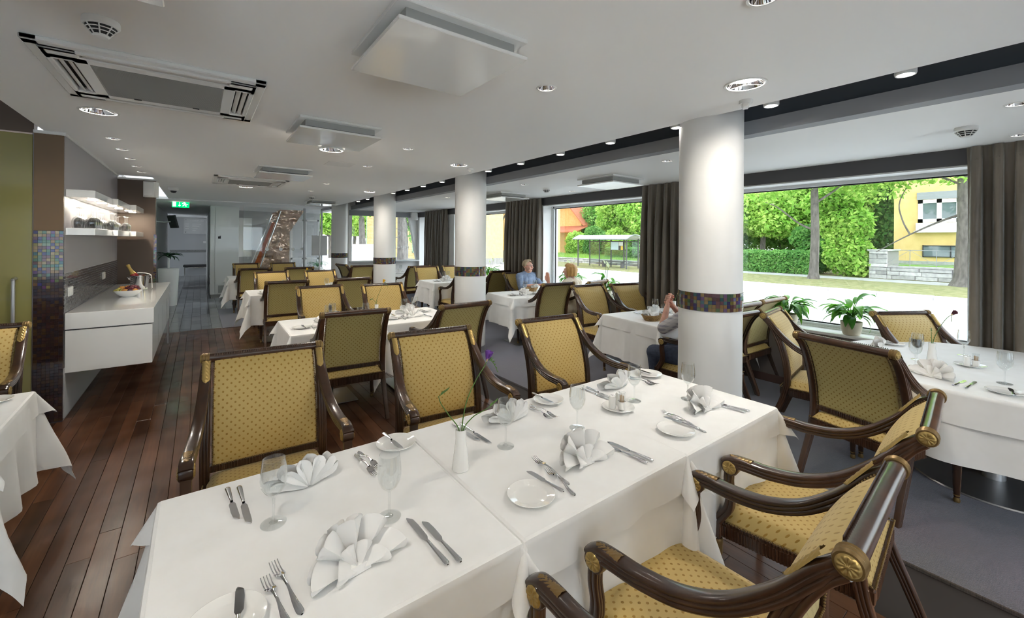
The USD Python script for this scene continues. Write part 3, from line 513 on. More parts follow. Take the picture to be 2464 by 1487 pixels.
# ================================================================ upholstered armchairs
def reed(w, h, nt, ns, amp=.0028):
    """a bar section w by h with rounded reeds: nt along the top and bottom, ns along each side"""
    P = []
    def edge(a, b, n, nrm):
        a, b, nrm = map(np.array, (a, b, nrm)); k = max(n * 6, 4)
        for t in np.arange(k) / k: P.append(a + (b - a) * t + nrm * (abs(math.sin(PI * n * t)) ** .6 * amp if n else 0))
    edge((-w / 2, h / 2), (w / 2, h / 2), nt, (0, 1.)); edge((w / 2, h / 2), (w / 2, -h / 2), ns, (1., 0)); edge((w / 2, -h / 2), (-w / 2, -h / 2), nt if nt < 3 else 1, (0, -1.)); edge((-w / 2, -h / 2), (-w / 2, h / 2), ns, (-1., 0))
    return np.array(P)[::-1]
def rosette(r, depth, sx):
    """a carved flower disc facing +x or -x"""
    n, m = 40, 9; a = np.arange(n) * 2 * PI / n; R = np.linspace(0, r, m)
    H = depth * (.35 + .65 * np.abs(np.cos(5 * a))[:, None] ** .8 * np.sin(PI * np.clip((R / r - .18) / .8, 0, 1))[None, :]); H[:, 0:2] = depth * 1.05; H[:, -1] = -.002
    P = np.stack([H * sx, R[None] * np.cos(a)[:, None] * np.ones_like(H), R[None] * np.sin(a)[:, None] * np.ones_like(H)], -1)
    v, f = surf(P, True); return v, (f if sx > 0 else f[:, ::-1])
def acanthus(L, w, t):
    """a carved leaf lying in the xy plane, tip towards -y"""
    n, m = 17, 11; V = np.linspace(0, 1, n); U = np.linspace(-1, 1, m)
    W = w / 2 * np.where(V < .75, 1 - .08 * np.sin(V * 22) ** 2, np.sqrt(np.clip(1 - ((V - .75) / .25) ** 2, 0, 1)) * .98 + .02)
    Z = t * (1 - .75 * np.abs(U)[None] ** 2) * (1 + .28 * np.cos(12 * V[:, None] * PI - 7 * np.abs(U)[None])) + .001; Z[:, [0, -1]] = 0
    return surf(np.stack([U[None] * W[:, None], -V[:, None] * L * np.ones_like(Z), Z], -1))
POST = [(-.345, 0), (-.295, .13), (-.235, .28), (-.205, .40), (-.198, .48), (-.210, .60), (-.240, .72), (-.282, .83), (-.325, .905), (-.362, .945)]
post = spline(POST, 44)
def post_y(z): return np.interp(z, post[:, 1], post[:, 0])
HX = .262                                                            # half width between back posts, FX at the front
FX = .285
def make_chair(arms=True):
    c = thing('dining_armchair' if arms else 'dining_chair', '', 'chair')
    # seat: domed cushion with straight sides
    n = 22; U, V = np.meshgrid(np.linspace(-1, 1, n), np.linspace(-1, 1, n), indexing='ij')
    e = np.maximum(np.abs(U), np.abs(V)); dome = (1 - U ** 4) * (1 - V ** 4)
    yy = -.235 + (V + 1) / 2 * .525 + .02 * (1 - U ** 2) * (V > 0) * V; xx = U * ((HX - .012) + (FX - HX) * (V + 1) / 2)
    zz = .410 + .048 * dome ** .35 - .012 * (e > .99)
    v1, f1 = surf(np.stack([xx, yy, zz], -1)); b = np.stack([xx, yy, np.full_like(xx, .388)], -1)
    rim = [(i, 0) for i in range(n)] + [(n - 1, j) for j in range(1, n)] + [(i, n - 1) for i in range(n - 2, -1, -1)] + [(0, j) for j in range(n - 2, 0, -1)]
    ring = np.array([[np.stack([xx, yy, zz], -1)[i, j] for i, j in rim], [b[i, j] for i, j in rim]]).transpose(1, 0, 2)
    v2, f2 = surf(ring, True)
    seat = J((v1, f1), (v2, f2)); uv = np.stack([seat[0][:, 0], seat[0][:, 1] + (seat[0][:, 2] - .41) * .8], -1)
    obj('seat', seat, 'chair_fabric', c, smooth=True, uv=uv)
    # seat rails: upright flutes all round
    per = [(-FX, .295), (FX, .295), (HX, -.245), (-HX, -.245)]; out = []
    for a, b_ in zip(per, per[1:] + per[:1]):
        a, b_ = np.array(a), np.array(b_); L = np.linalg.norm(b_ - a); t = (b_ - a) / L; nrm = np.array([-t[1], t[0]]); k = int(L / .0024)
        s = np.arange(k) / k * L; o = np.where((s % .0125) < .0062, .0035, .0) * (s > .04) * (s < L - .04) + .003
        out.append(a + t * s[:, None] + nrm[None] * o[:, None])
    out = np.vstack(out); flat_ = out * .985
    rail = np.stack([np.c_[q, np.full(len(q), z)] for q, z in ((flat_ * .96, .330), (flat_ * 1.002, .330), (flat_ * 1.002, .338), (out, .340), (out, .380), (flat_ * 1.0, .382), (flat_ * 1.004, .393), (flat_ * .96, .393))], 1)
    obj('seat_rail', surf(rail, True), 'chair_wood', c, smooth=30)
    def beads(paths, r=.0042, gap=.0098):
        ico = trimesh.creation.icosphere(1, 1.0) if False else trimesh.creation.icosahedron(); iv, if_ = np.array(ico.vertices) * r, np.array(ico.faces); ms = []
        for p in paths:
            p = np.asarray(p, float); d = np.r_[0, np.cumsum(np.linalg.norm(np.diff(p, axis=0), axis=1))]; s = np.arange(0, d[-1], gap)
            for q in np.stack([np.interp(s, d, p[:, k]) for k in range(3)], 1): ms.append((iv + q, if_))
        return J(*ms)
    # backrest: padded on both faces, following the posts up into the scroll
    zt = np.linspace(.486, .962, 30); bx = HX - .034
    yc = np.where(zt < .945, post_y(np.minimum(zt, .945)), post_y(.945) - (zt - .945) * 1.4) + .006
    U = np.linspace(-1, 1, 23); pad = (1 - np.abs(U)[None] ** 5) * (1 - np.abs(np.linspace(-1, 1, 30))[:, None] ** 7)
    front = np.stack([np.broadcast_to(U[None] * bx, pad.shape), yc[:, None] + .012 + .020 * pad, np.broadcast_to(zt[:, None], pad.shape)], -1)
    back = np.stack([np.broadcast_to(U[None] * bx, pad.shape), yc[:, None] - .014 - .010 * pad, np.broadcast_to(zt[:, None], pad.shape)], -1)
    fv, ff = surf(front); bv, bf = surf(back)
    w_, q_ = 30, 23
    rim = [(i, 0) for i in range(w_)] + [(w_ - 1, j) for j in range(1, q_)] + [(i, q_ - 1) for i in range(w_ - 2, -1, -1)] + [(0, j) for j in range(q_ - 2, 0, -1)]
    ev, ef = surf(np.array([[front[i, j] for i, j in rim], [back[i, j] for i, j in rim]]).transpose(1, 0, 2), True)
    obj('backrest', J((fv, ff[:, ::-1]), (ev, ef)), 'chair_fabric', c, smooth=True, uv=np.r_[np.c_[fv[:, 0], fv[:, 2]], np.c_[ev[:, 0], ev[:, 2]]])
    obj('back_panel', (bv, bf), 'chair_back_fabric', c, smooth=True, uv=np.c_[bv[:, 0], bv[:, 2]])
    edge = lambda dy: [[(s * (bx + .002), post_y(min(z, .945)) + dy, z) for z in np.linspace(.489, .945, 46)] for s in (-1, 1)] + [[(x, post_y(.489) + dy, .487) for x in np.linspace(-bx, bx, 30)]]
    top = [[(x, yc[-1] + dy, .957) for x in np.linspace(-bx, bx, 30)] for dy in (.022,)]
    lo = [np.c_[q, np.full(len(q), .399)] for q in (np.array(per[k:] + per[:k])[:2] * 1.012 for k in range(4))]
    obj('nail_trim', beads(edge(.020) + edge(-.020) + top + [np.linspace(l[0], l[1], 60) for l in lo]), 'gold_dark', c, smooth=True, kind='stuff')
    # back posts running down into sabre legs
    for s in (-1, 1):
        zs = post[:, 1]; p3 = np.c_[np.full(len(post), s * HX) + s * .010 * np.clip((.40 - zs) / .40, 0, 1), post]
        leg = obj('rear_leg', sweep(p3, reed(.034, .040, 3, 3), scale=np.interp(zs, [0, .3, .45, .95], [.80, .95, 1.05, 1.0])), 'chair_wood', c, smooth=40)
        # carved gilded leaf on the front of the post under the scroll
        lv, lf = tf(tf(acanthus(.115, .036, .006), rz=PI), rx=-PI / 2)
        lv = tf((lv, lf), (s * HX, post_y(.945) + .034, .958), rx=.62)[0]
        obj('carved_leaf', (lv, lf), 'gold', leg, smooth=50)
    # rolled top rail, its ribs and its end scrolls
    ry, rz_ = -.372, .962
    a = np.arange(20) * 2 * PI / 20
    obj('top_rail', sweep([(x, ry, rz_) for x in np.linspace(-HX, HX, 5)], np.c_[.0235 * np.cos(a), .0235 * np.sin(a)], side=(0, 1, 0)), 'chair_wood', c, smooth=40)
    ribs = [hullm([(x + dx, y, z) for dx in (-.0030, .0030) for y, z in ((ry + .020, .984), (ry + .020, .974), (yc[-1] + .020, .966), (yc[-1] + .020, .957))] + [(x, y, z) for y, z in ((ry + .018, .9885), (yc[-1] + .023, .970))]) for x in np.arange(-bx + .004, bx, .0105)]
    obj('rail_fluting', J(box(-bx, bx, ry, yc[-1] + .012, .955, .972), *ribs), 'chair_wood', c, smooth=False)
    for s in (-1, 1):
        prof = [(0, 0), (.026, 0), (.029, .003), (.0265, .008), (.029, .014), (.0265, .020), (.029, .026), (.026, .034), (0, .036)]
        v, f = lathe(prof, 24); v = np.stack([s * (v[:, 2] + HX - .012), v[:, 0] + ry, v[:, 1] + rz_], -1)
        sc = obj('end_scroll', (v, f if s > 0 else f[:, ::-1]), 'gold_dark', c, smooth=40)
        obj('rosette', tf(rosette(.022, .005, s), (s * (HX + .024), ry, rz_)), 'gold', sc, smooth=50)
    # lower back rail
    k = np.arange(-bx - .03, bx + .03, .0024); o = np.where((k % .0125) < .0062, .003, 0)
    yl = post_y(.468)
    R = np.stack([np.stack([k, yl + d * (.017 + (o if u else 0 * o)), np.full_like(k, z)], -1) for d, z, u in ((1, .452, 0), (1, .455, 1), (1, .478, 1), (1, .484, 0), (-1, .484, 0), (-1, .478, 1), (-1, .455, 1), (-1, .452, 0), (1, .452, 0))], 1)
    obj('lower_rail', surf(R), 'chair_wood', c, smooth=30)
    # front legs: turned and tapered on a gilded collar
    for s in (-1, 1):
        x, y = s * (FX - .004), .272
        L = obj('front_leg', J(cbox(x - .024, x + .024, y - .024, y + .024, .328, .400, .003), lathe([(0, .035), (.0135, .035), (.0145, .06), (.0165, .07), (.0155, .08), (.0175, .10), (.0225, .240), (.0235, .25), (.0235, .320), (.018, .326), (.018, .332)], 24, x, y)), 'chair_wood', c, smooth=40)
        obj('collar', lathe([(.022, .250), (.0265, .256), (.0255, .290), (.0275, .312), (.024, .320), (.02, .322)], 20, x, y), 'gold_dark', L, smooth=40)
        obj('foot', lathe([(0, 0), (.012, 0), (.0165, .010), (.0165, .022), (.011, .034), (.0125, .042), (.0165, .048), (.0125, .054), (.01, .056)], 20, x, y), 'gold_dark', L, smooth=40)
    if arms:
        for s in (-1, 1):
            ctrl = [(s * HX, -.352, .945), (s * (HX + .002), -.315, .905), (s * (HX + .008), -.245, .822), (s * (HX + .017), -.150, .742), (s * (HX + .027), -.045, .695), (s * (HX + .035), .065, .678), (s * (HX + .040), .150, .679), (s * (HX + .042), .200, .676), (s * (HX + .042), .228, .660)]
            p = spline(ctrl, 60)
            A = obj('arm', sweep(p, reed(.042, .036, 4, 3, .0032), scale=np.interp(np.linspace(0, 1, 60), [0, .12, .8, 1], [.72, .95, 1.05, 1.05])), 'chair_wood', c, smooth=40)
            xr, yr, zr = s * (HX + .042), .205, .655
            v, f = lathe([(0, -.024), (.030, -.024), (.034, -.019), (.034, .019), (.030, .024), (0, .024)], 30); v = np.stack([v[:, 2] + xr, v[:, 0] + yr, v[:, 1] + zr], -1)
            h = obj('arm_scroll', (v, f), 'chair_wood', A, smooth=40)
            obj('rosette', J(tf(rosette(.028, .006, s), (xr + s * .024, yr, zr)), tf(rosette(.028, .006, -s), (xr - s * .024, yr, zr))), 'gold', A, smooth=50)
            lv = tf(tf(acanthus(.085, .036, .005), (0, 0, 0), rz=PI), (xr, .125, .6985), rx=-.06)
            obj('carved_leaf', lv, 'gold_dark', A, smooth=50)
            q = spline([(xr, .212, .64), (xr, .214, .585), (xr - s * .004, .208, .525), (xr - s * .010, .218, .470), (xr - s * .016, .246, .425), (s * (FX - .004), .268, .395)], 30)
            obj('arm_support', sweep(q, reed(.036, .032, 3, 2, .0025), scale=np.interp(np.linspace(0, 1, 30), [0, .3, 1], [.95, .9, 1.15])), 'chair_wood', c, smooth=40)
    return c
S('gold_dark', (.20, .125, .045), .38, metallic=.6)
KCH = Kind(make_chair(True)); KSD = Kind(make_chair(False))
def chair(mx, my, deg, label, group, k=None, hang=.372):
    """a chair by the middle of its top rail and the way it faces (0 = away from the camera along the room)"""
    a = math.radians(deg); return (k or KCH).put((mx - hang * math.sin(a), my + hang * math.cos(a), .0), a, label, group)
G1, G2, G3, G4 = 'armchairs at the front long table', 'armchairs at the middle tables', 'armchairs at the far tables', 'armchairs at the window tables'
CH = [
 (1.285, .283, 4, 'near armchair at the bottom with its rolled top rail in full view', G1),
 (2.14, .318, 6, 'armchair at the near side of the front table, farthest right of that row', G1),
 (.455, .255, 3, 'armchair cut by the bottom picture edge, only one arm in view', G1),
 (.30, 2.67, 177, 'large gold dotted armchair facing the camera across the left end of the front table', G1),
 (1.262, 2.60, 174, 'gold armchair facing the camera behind the flower vase of the front table', G1),
 (2.215, 2.51, 175, 'gold armchair facing the camera left of the nearest column', G1),
 (1.075, 3.64, -5, 'armchair seen from behind at the left end of the second table row', G2),
 (2.06, 3.50, 2, 'armchair seen from behind in front of the second column', G2),
 (1.267, 5.88, 180, 'armchair facing the camera behind the left table of the second row', G2),
 (2.027, 5.72, 178, 'peach lit armchair facing the camera behind the yellow freesia', G2),
 (1.033, 6.80, -2, 'armchair seen from behind at the left of the third table row', G3),
 (1.953, 6.80, 0, 'armchair seen from behind at the right of the third table row', G3),
 (1.088, 8.94, 182, 'armchair facing the camera behind the left table of the third row', G3),
 (1.905, 8.85, 182, 'armchair facing the camera behind the right table of the third row', G3),
 (.931, 10.12, 3, 'armchair seen from behind at the left of the farthest table row', G3),
 (1.745, 10.0, -5, 'armchair seen from behind at the right of the farthest table row', G3),
 (.945, 12.22, 183, 'leftmost armchair facing the camera in the farthest row', G3),
 (1.732, 12.15, 177, 'right armchair facing the camera in the farthest row', G3),
 (4.15, 4.46, -6, 'armchair seen from behind at the two women\'s table, left of the blond woman', G4),
 (4.90, 4.39, 12, 'armchair seen from behind at the two women\'s table, right of the blond woman', G4),
 (4.33, 4.07, 174, 'armchair facing the camera behind the bread basket table', G4),
 (4.93, 3.90, 170, 'armchair facing the camera between the window plant and the curtain', G4),
 (4.88, 6.46, 178, 'armchair under the woman in the blue shirt', G4),
 (4.90, 6.93, 3, 'dark backed armchair behind the woman in the blue shirt', G4),
 (4.14, 9.20, 6, 'armchair seen from behind between the second and third columns', G4),
 (4.20, 8.96, 172, 'pale armchair facing the camera between the second and third columns', G4),
 (4.86, 8.88, 172, 'pale armchair half hidden behind the left side of the second column', G4),
 (4.02, 6.72, 0, 'armchair with only its left arm and seat showing left of the second column', G4),
 (2.80, 10.75, -80, 'armchair in profile between the far and the third columns', G4),
 (3.10, 10.0, -2, 'dark backed armchair half hidden behind the third column', G4),
 (3.17, .875, -104, 'armchair seen from behind at the round table, facing the window', 'armchairs at the round table'),
 (4.10, 1.64, 189, 'armchair turned towards the round table, left of the window plants', 'armchairs at the round table'),
 (4.98, .95, 150, 'pale armchair against the window at the far side of the round table', 'armchairs at the round table'),
 (3.74, 1.72, -3, 'armchair under the man hidden by the nearest column', G4),
 (-1.235, 4.42, 180, 'armchair cut by the left edge of the picture behind the left table', 'armchairs at the left table'),
]
for a in CH: chair(*a)
for a in ((4.36, 1.955, -1, 'plain side chair without arms right beside the nearest column', G4), (4.95, 1.962, -1, 'plain side chair without arms between the nearest column and the plants', G4)): chair(*a, k=KSD)
# ================================================================ tables and their cloths
def cloth(a, b, drop, r=.012, wave=.010, seed=0, flare=.16, n=26, lift=0.0, corner=.30):
    """a square cloth lying on a table top 2a by 2b, hanging by drop, with folded corners"""
    g = np.r_[np.linspace(-1, 0, n, endpoint=False)]
    def axis(h): return np.r_[np.linspace(-h - drop, -h - .0001, 15), np.linspace(-h, h, n), np.linspace(h + .0001, h + drop, 15)]
    X, Y = np.meshgrid(axis(a), axis(b), indexing='ij'); rg = np.random.RandomState(seed); ph = rg.uniform(0, 6.28, 8)
    ex = np.maximum(np.abs(X) - a, 0); ey = np.maximum(np.abs(Y) - b, 0); sx, sy = np.sign(X), np.sign(Y)
    s = np.hypot(ex, ey); th = np.arctan2(ey, ex); inside = s <= 0
    cs, sn = np.cos(th), np.sin(th)
    ang = np.where((ex > 0) & (ey > 0), np.sin(2 * th) ** 1.0 * corner, 0)
    # round over the table's edge, then straight down
    q = r * PI / 2
    out0 = np.where(s < q, r * np.sin(s / r), r); dn0 = np.where(s < q, r * (1 - np.cos(np.minimum(s, q) / r)), r + (s - q))
    along = np.where(ey > ex, X, Y)
    w = wave * (np.sin(along * 17 + ph[0] + sx * 1.3 + sy) + .6 * np.sin(along * 31 + ph[1] + sy * 2)) * np.clip(s / drop, 0, 1.2) ** 1.3 * np.where((ex > 0) & (ey > 0), np.abs(np.cos(2 * th)), 1)
    fl = flare * np.clip(s - q, 0, 9) * .35 + w + np.clip(s - q, 0, 9) * np.sin(ang) * 1.0
    down = dn0 * np.cos(ang)
    ox = np.where(s > 0, cs, 0) * (out0 + fl); oy = np.where(s > 0, sn, 0) * (out0 + fl)
    P = np.stack([np.clip(X, -a, a) + sx * ox, np.clip(Y, -b, b) + sy * oy, -down + lift + np.where(inside, .0, 0)], -1)
    P[..., 2] += (meshkit.noise(np.stack([X * 3, Y * 3, X * 0 + seed], -1)) - .5) * .0016 * inside
    return surf(P)
def round_cloth(R, drop, seed=0, folds=9, amp=.03):
    rs = np.r_[np.linspace(0.001, R, 14), np.linspace(R + .004, R + drop, 16)]; a = np.linspace(0, 2 * PI, 145)[:-1]; rg = np.random.RandomState(seed)
    A, Rr = np.meshgrid(a, rs, indexing='ij'); s = np.maximum(Rr - R, 0); r = .012; q = r * PI / 2
    out = np.where(s < q, r * np.sin(np.minimum(s, q) / r), r); dn = np.where(s < q, r * (1 - np.cos(np.minimum(s, q) / r)), r + s - q)
    out = out + amp * (np.sin(A * folds + rg.uniform(0, 6)) + .5 * np.sin(A * (folds + 4) + 1)) * np.clip(s / drop, 0, 1) ** 1.2 + .05 * s
    rad = np.minimum(Rr, R) + out; return surf(np.stack([rad * np.cos(A), rad * np.sin(A), -dn], -1), True)
TH = .75
sq = thing('dining_table', '', 'table')
obj('tabletop', cbox(-.395, .395, -.395, .395, .715, .740, .004), 'chair_wood', sq, smooth=False); obj('post', cyl(.035, .012, .716, 24), 'black_plastic', sq); obj('base_plate', cbox(-.22, .22, -.22, .22, .0065, .016, .003), 'brushed', sq, smooth=False)
KT = Kind(sq)
oc = obj('overlay_cloth', cloth(.402, .402, .135, wave=.006, seed=3, corner=.55), 'linen'); props(oc, '', 'tablecloth')
uc = obj('tablecloth', cloth(.399, .399, .44, wave=.018, seed=5, flare=.10, corner=.30), 'linen'); props(uc, '', 'tablecloth')
class KindMesh(Kind):
    def put(self, loc, rz, label, group=None):
        if self.first:
            self.first = False; x = UsdGeom.Xformable(stage.GetPrimAtPath(self.p)); x.AddTranslateOp().Set(Gf.Vec3d(*map(float, loc))); x.AddRotateZOp().Set(math.degrees(rz)); props(self.p, label, None, group); return self.p
        path = numbered('/World', stem(self.p)); m = UsdGeom.Mesh.Define(stage, path); m.GetPrim().GetReferences().AddInternalReference(self.p)
        m.ClearXformOpOrder(); m.AddTranslateOp().Set(Gf.Vec3d(*map(float, loc))); m.AddRotateZOp().Set(math.degrees(rz)); props(path, label, None, group); return path
KO, KU = KindMesh(oc), KindMesh(uc)
TAB = [(.312, 1.325, 0, 'left third of the front long table'), (1.139, 1.325, 0, 'middle third of the front long table'), (1.940, 1.320, 0, 'right third of the front long table'),
 (1.055, 4.45, -1, 'left table of the second row'), (1.880, 4.45, -1, 'right table of the second row'), (1.02, 7.62, 0, 'left table of the third row'), (1.845, 7.62, 0, 'right table of the third row'),
 (.92, 10.92, 0, 'left table of the farthest row'), (1.745, 10.92, 0, 'right table of the farthest row'),
 (4.07, 2.80, -8, 'bread basket table beside the nearest column'), (4.08, 5.21, -6, 'aisle end of the two women\'s table'), (4.09, 7.80, -4, 'table between the second and third columns'), (4.08, 10.25, 0, 'table beyond the third column'), (-1.10, 2.95, 2, 'table at the left edge of the picture')]
for i, (x, y, d, l) in enumerate(TAB):
    a = math.radians(d); r4 = (i * 7 % 4) * PI / 2 if i > 2 else (0, PI / 2, PI)[i]
    KT.put((x, y, 0), a, 'pedestal base of the ' + l, 'square pedestal tables')
    KU.put((x, y, TH - .0045), a + r4 + PI / 2, 'long under cloth of the ' + l, 'white under cloths'); KO.put((x, y, TH), a + r4, 'short top cloth of the ' + l, 'white top cloths')
nt = thing('dining_table', 'narrow window end of the two women\'s table, under cloth', 'table')
obj('tabletop', cbox(-.285, .285, -.395, .395, .715, .740, .004), 'chair_wood', nt, smooth=False); obj('post', cyl(.035, .012, .716, 24), 'black_plastic', nt); obj('base_plate', cbox(-.18, .18, -.22, .22, .0065, .016, .003), 'brushed', nt, smooth=False)
NKT = Kind(nt)
NKU = KindMesh(obj('tablecloth', cloth(.289, .399, .44, wave=.012, seed=6, flare=.06, corner=.2), 'linen')); NKO = KindMesh(obj('overlay_cloth', cloth(.292, .402, .135, wave=.006, seed=7, corner=.4), 'linen'))
for p_ in (NKU.p, NKO.p): props(p_, '', 'tablecloth')
for x, y, d, l in ((4.785, 5.135, -6, 'window end of the two women\'s table'), (4.77, 2.70, -8, 'window end of the bread basket table')):
    a = math.radians(d); NKT.put((x, y, 0), a, 'pedestal base of the ' + l, 'square pedestal tables'); NKU.put((x, y, TH - .0045), a, 'long under cloth of the ' + l, 'white under cloths'); NKO.put((x, y, TH), a, 'short top cloth of the ' + l, 'white top cloths')
rt = thing('round_table', 'large round table with a wide brushed steel base disc, right edge of the picture', 'table', (4.26, .34, 0))
obj('tabletop', cyl(.815, .712, .738, 64), 'chair_wood', rt); obj('post', cyl(.055, .02, .715, 32), 'brushed', rt); obj('base_disc', lathe([(0, .006), (.41, .006), (.415, .010), (.41, .018), (.05, .030), (0, .030)], 72), 'brushed', rt)
q = obj('round_under_cloth', round_cloth(.822, .40, 4, 9, .028), 'linen', smooth=True); props(q, 'long white under cloth of the round table with deep folds', 'tablecloth'); UsdGeom.Xformable(stage.GetPrimAtPath(q)).AddTranslateOp().Set(Gf.Vec3d(4.26, .34, TH - .004))
q = obj('round_top_cloth', round_cloth(.828, .19, 8, 7, .012), 'linen', smooth=True); props(q, 'short white top cloth of the round table', 'tablecloth'); UsdGeom.Xformable(stage.GetPrimAtPath(q)).AddTranslateOp().Set(Gf.Vec3d(4.26, .34, TH))
# ================================================================ sideboard wall
sb = thing('sideboard', 'long white wall hung sideboard with a thick white worktop', 'sideboard', (0, 0, 0))
obj('body', cbox(LX + .006, -.345, LY + .03, 8.12, .405, .772, .003), 'white_gloss', sb, smooth=False)
obj('worktop', cbox(LX + .006, -.335, LY + .02, 8.14, .782, .925, .004), 'white_gloss', sb, smooth=False)
obj('shadow_gap', box(LX + .01, -.355, LY + .05, 8.1, .77, .785), 'dark_gap', sb, smooth=False)
for y in (5.95, 6.68, 7.40): obj('drawer_joint', box(-.3475, -.3445, y, y + .004, .41, .768), 'dark_gap', sb, smooth=False)
obj('end_leg', J(cbox(-.37, -.345, 8.08, 8.11, .012, .41, .003)), 'brushed', sb, smooth=False)
# stepped shelves: upper one with lamps below, lower one carries the glasses
M('shelf_lamp', {'e': ('emission', {'color': (1, .90, .74), 'strength': 45.0 * LAMP})}, [], surface='e.emission')
up = thing('wall_shelf', 'upper white stepped wall shelf with lamps under it', 'shelf', (0, 0, 0))
low = thing('wall_shelf', 'lower white stepped wall shelf carrying upturned wine glasses', 'shelf', (0, 0, 0))
SEG = [(5.25, 6.05, -.742), (6.00, 7.00, -.742), (6.95, 7.95, -.742)]
for t, z0, z1, xr in ((up, 1.937, 2.002, 0), (low, 1.602, 1.665, 0)):
    for i, (a, b, x) in enumerate(((5.25, 6.22, -.742), (6.22, 7.20, -.700), (7.20, 8.10, -.640))):
        obj('board', cbox(LX + .002, x, a, b - .003, z0, z1, .003), 'white_gloss', t, smooth=False)
k = 0
for a, x in ((5.55, -.80), (6.0, -.80), (6.5, -.78), (6.98, -.78), (7.45, -.74), (7.86, -.74)):
    obj('lamp', lathe([(0, 1.9375), (.034, 1.9375), (.036, 1.934), (0, 1.934)], 24, x, a), 'shelf_lamp', up)
for y, l, z in ((5.40, 'white double socket plate nearer the pier, above the worktop', 1.10), (7.06, 'white double socket plate farther along, above the worktop', 1.125)):
    s_ = thing('wall_socket', l, 'socket', (LX + .004, y, z), 0, 'wall sockets')
    obj('plate', cbox(0, .012, -.085, .085, -.042, .042, .005), 'white_plastic', s_, smooth=False); obj('insert', J(*[tf(cyl(.022, 0, .003, 20), (.0115, dy, 0), ry=PI / 2) for dy in (-.042, .042)]), 'white_paint', s_)
# glasses
gp = [(.0335, .0), (.0345, .0015), (.0345, .003), (.012, .0055), (.005, .0095), (.0038, .016), (.0036, .060), (.0042, .076), (.010, .083), (.023, .094), (.0325, .112), (.0355, .130), (.0345, .155), (.0305, .188), (.0300, .190), (.0295, .188), (.0332, .155), (.0342, .130), (.031, .113), (.022, .097), (.010, .087), (.0, .085)]
def glass_thing(name, scale=(1, 1), bowl=1.0):
    g = thing(name, '', 'glass')
    P = np.array(gp); P[:, 0] *= np.where(P[:, 1] > .078, bowl, 1.0)
    obj('bowl', lathe(P[7:], 36), 'wine_glass', g, smooth=40); obj('stem', lathe(np.r_[[[0, .003]], P[3:8], [[0, .078]]], 20), 'stem_glass', g, smooth=40); obj('foot', lathe(np.r_[[[0, 0]], P[:4], [[0, .006]]], 36), 'wine_glass', g, smooth=40)
    return g
M('stem_glass', {'t': ('transparent_bsdf', {'color': (.95, .96, .96)}), 'g': ('glass_bsdf', {'color': (1, 1, 1), 'IOR': 1.5, 'roughness': 0}), 'x': ('mix_closure', {'fac': .5})}, [('t.BSDF', 'x.closure1'), ('g.BSDF', 'x.closure2')], surface='x.closure')
KG = Kind(glass_thing('wine_glass'))
# upturned copies on the shelf: a kind of its own, standing on the rim
ug = thing('upturned_glass', '', 'glass'); P = np.array(gp); P[:, 0] *= np.where(P[:, 1] > .078, 1.12, 1.0); P[:, 1] = .19 - P[:, 1]
obj('bowl', lathe(P[7:][::-1], 28), 'wine_glass', ug, smooth=40); obj('stem', lathe(np.r_[[[0, .112]], P[3:8][::-1], [[0, .187]]], 14), 'stem_glass', ug, smooth=40); obj('foot', lathe(np.r_[[[0, .184]], P[:4][::-1], [[0, .19]]], 28), 'wine_glass', ug, smooth=40)
KGU = Kind(ug)
gl = {0: 'nearest cluster', 1: 'middle cluster', 2: 'farthest cluster'}
for c, (y0, n, m, x0) in enumerate(((5.38, 4, 2, -.875), (6.32, 4, 2, -.86), (7.26, 4, 2, -.845))):
    for i in range(n):
        for j in range(m):
            KGU.put((x0 + j * .088, y0 + i * .088 + .01 * j, 1.6655), 0, f'upturned glass of the {gl[c]} on the wall shelf, {["front", "second", "third", "last"][i]} in {["wall", "room"][j]} file', 'upturned glasses on the wall shelf')
# champagne bucket, bottle and napkin; fruit bowl
bk = thing('ice_bucket', 'polished steel ice bucket on the sideboard', 'bucket', (-.60, 7.15, .9255))
obj('bucket', lathe([(0, 0), (.080, 0), (.084, .004), (.094, .17), (.097, .176), (.097, .182), (.093, .182), (.090, .17), (.08, .01), (0, .01)], 48), 'chrome', bk, smooth=40)
for s in (-1, 1): obj('ring_handle', tube([(s * .097 + s * .02 * math.sin(a), .024 * math.cos(a), .14 + .02 * math.sin(a)) for a in np.linspace(0, 2 * PI, 24)], .004, 8, False), 'chrome', bk)
S('bottle_green', (.015, .022, .008), .08, coat_weight=.5); S('foil_gold', (.62, .42, .13), .3, metallic=.8); S('label_red', (.35, .03, .03), .4)
bt = thing('champagne_bottle', 'champagne bottle with gold foil neck leaning in the ice bucket', 'bottle', (-.585, 7.15, .955))
tilt = dict(ry=-.42)
obj('bottle', tf(lathe([(0, 0), (.04, 0), (.043, .005), (.043, .14), (.036, .18), (.02, .22), (.016, .25), (0, .25)], 32), **tilt), 'bottle_green', bt, smooth=40)
obj('foil', tf(lathe([(.034, .187), (.0205, .222), (.0165, .25), (.0165, .29), (.019, .296), (.019, .308), (.0155, .318), (0, .322)], 28), **tilt), 'foil_gold', bt, smooth=40)
obj('collar_label', tf(lathe([(.0445, .13), (.0445, .150), (.0365, .183), (.0345, .189)], 28), **tilt), 'label_red', bt, smooth=40)
n1 = 14
sheet = np.stack([np.stack([np.full(9, x), np.linspace(-.075, .075, 9) * (1 + .1 * math.sin(x * 40)), z + .006 * np.sin(np.linspace(0, 9, 9) + x * 30)], -1) for x, z in [(-.02, .215), (.02, .212), (.06, .206), (.095, .196), (.112, .18), (.117, .15), (.119, .11), (.121, .06), (.124, .012)]])
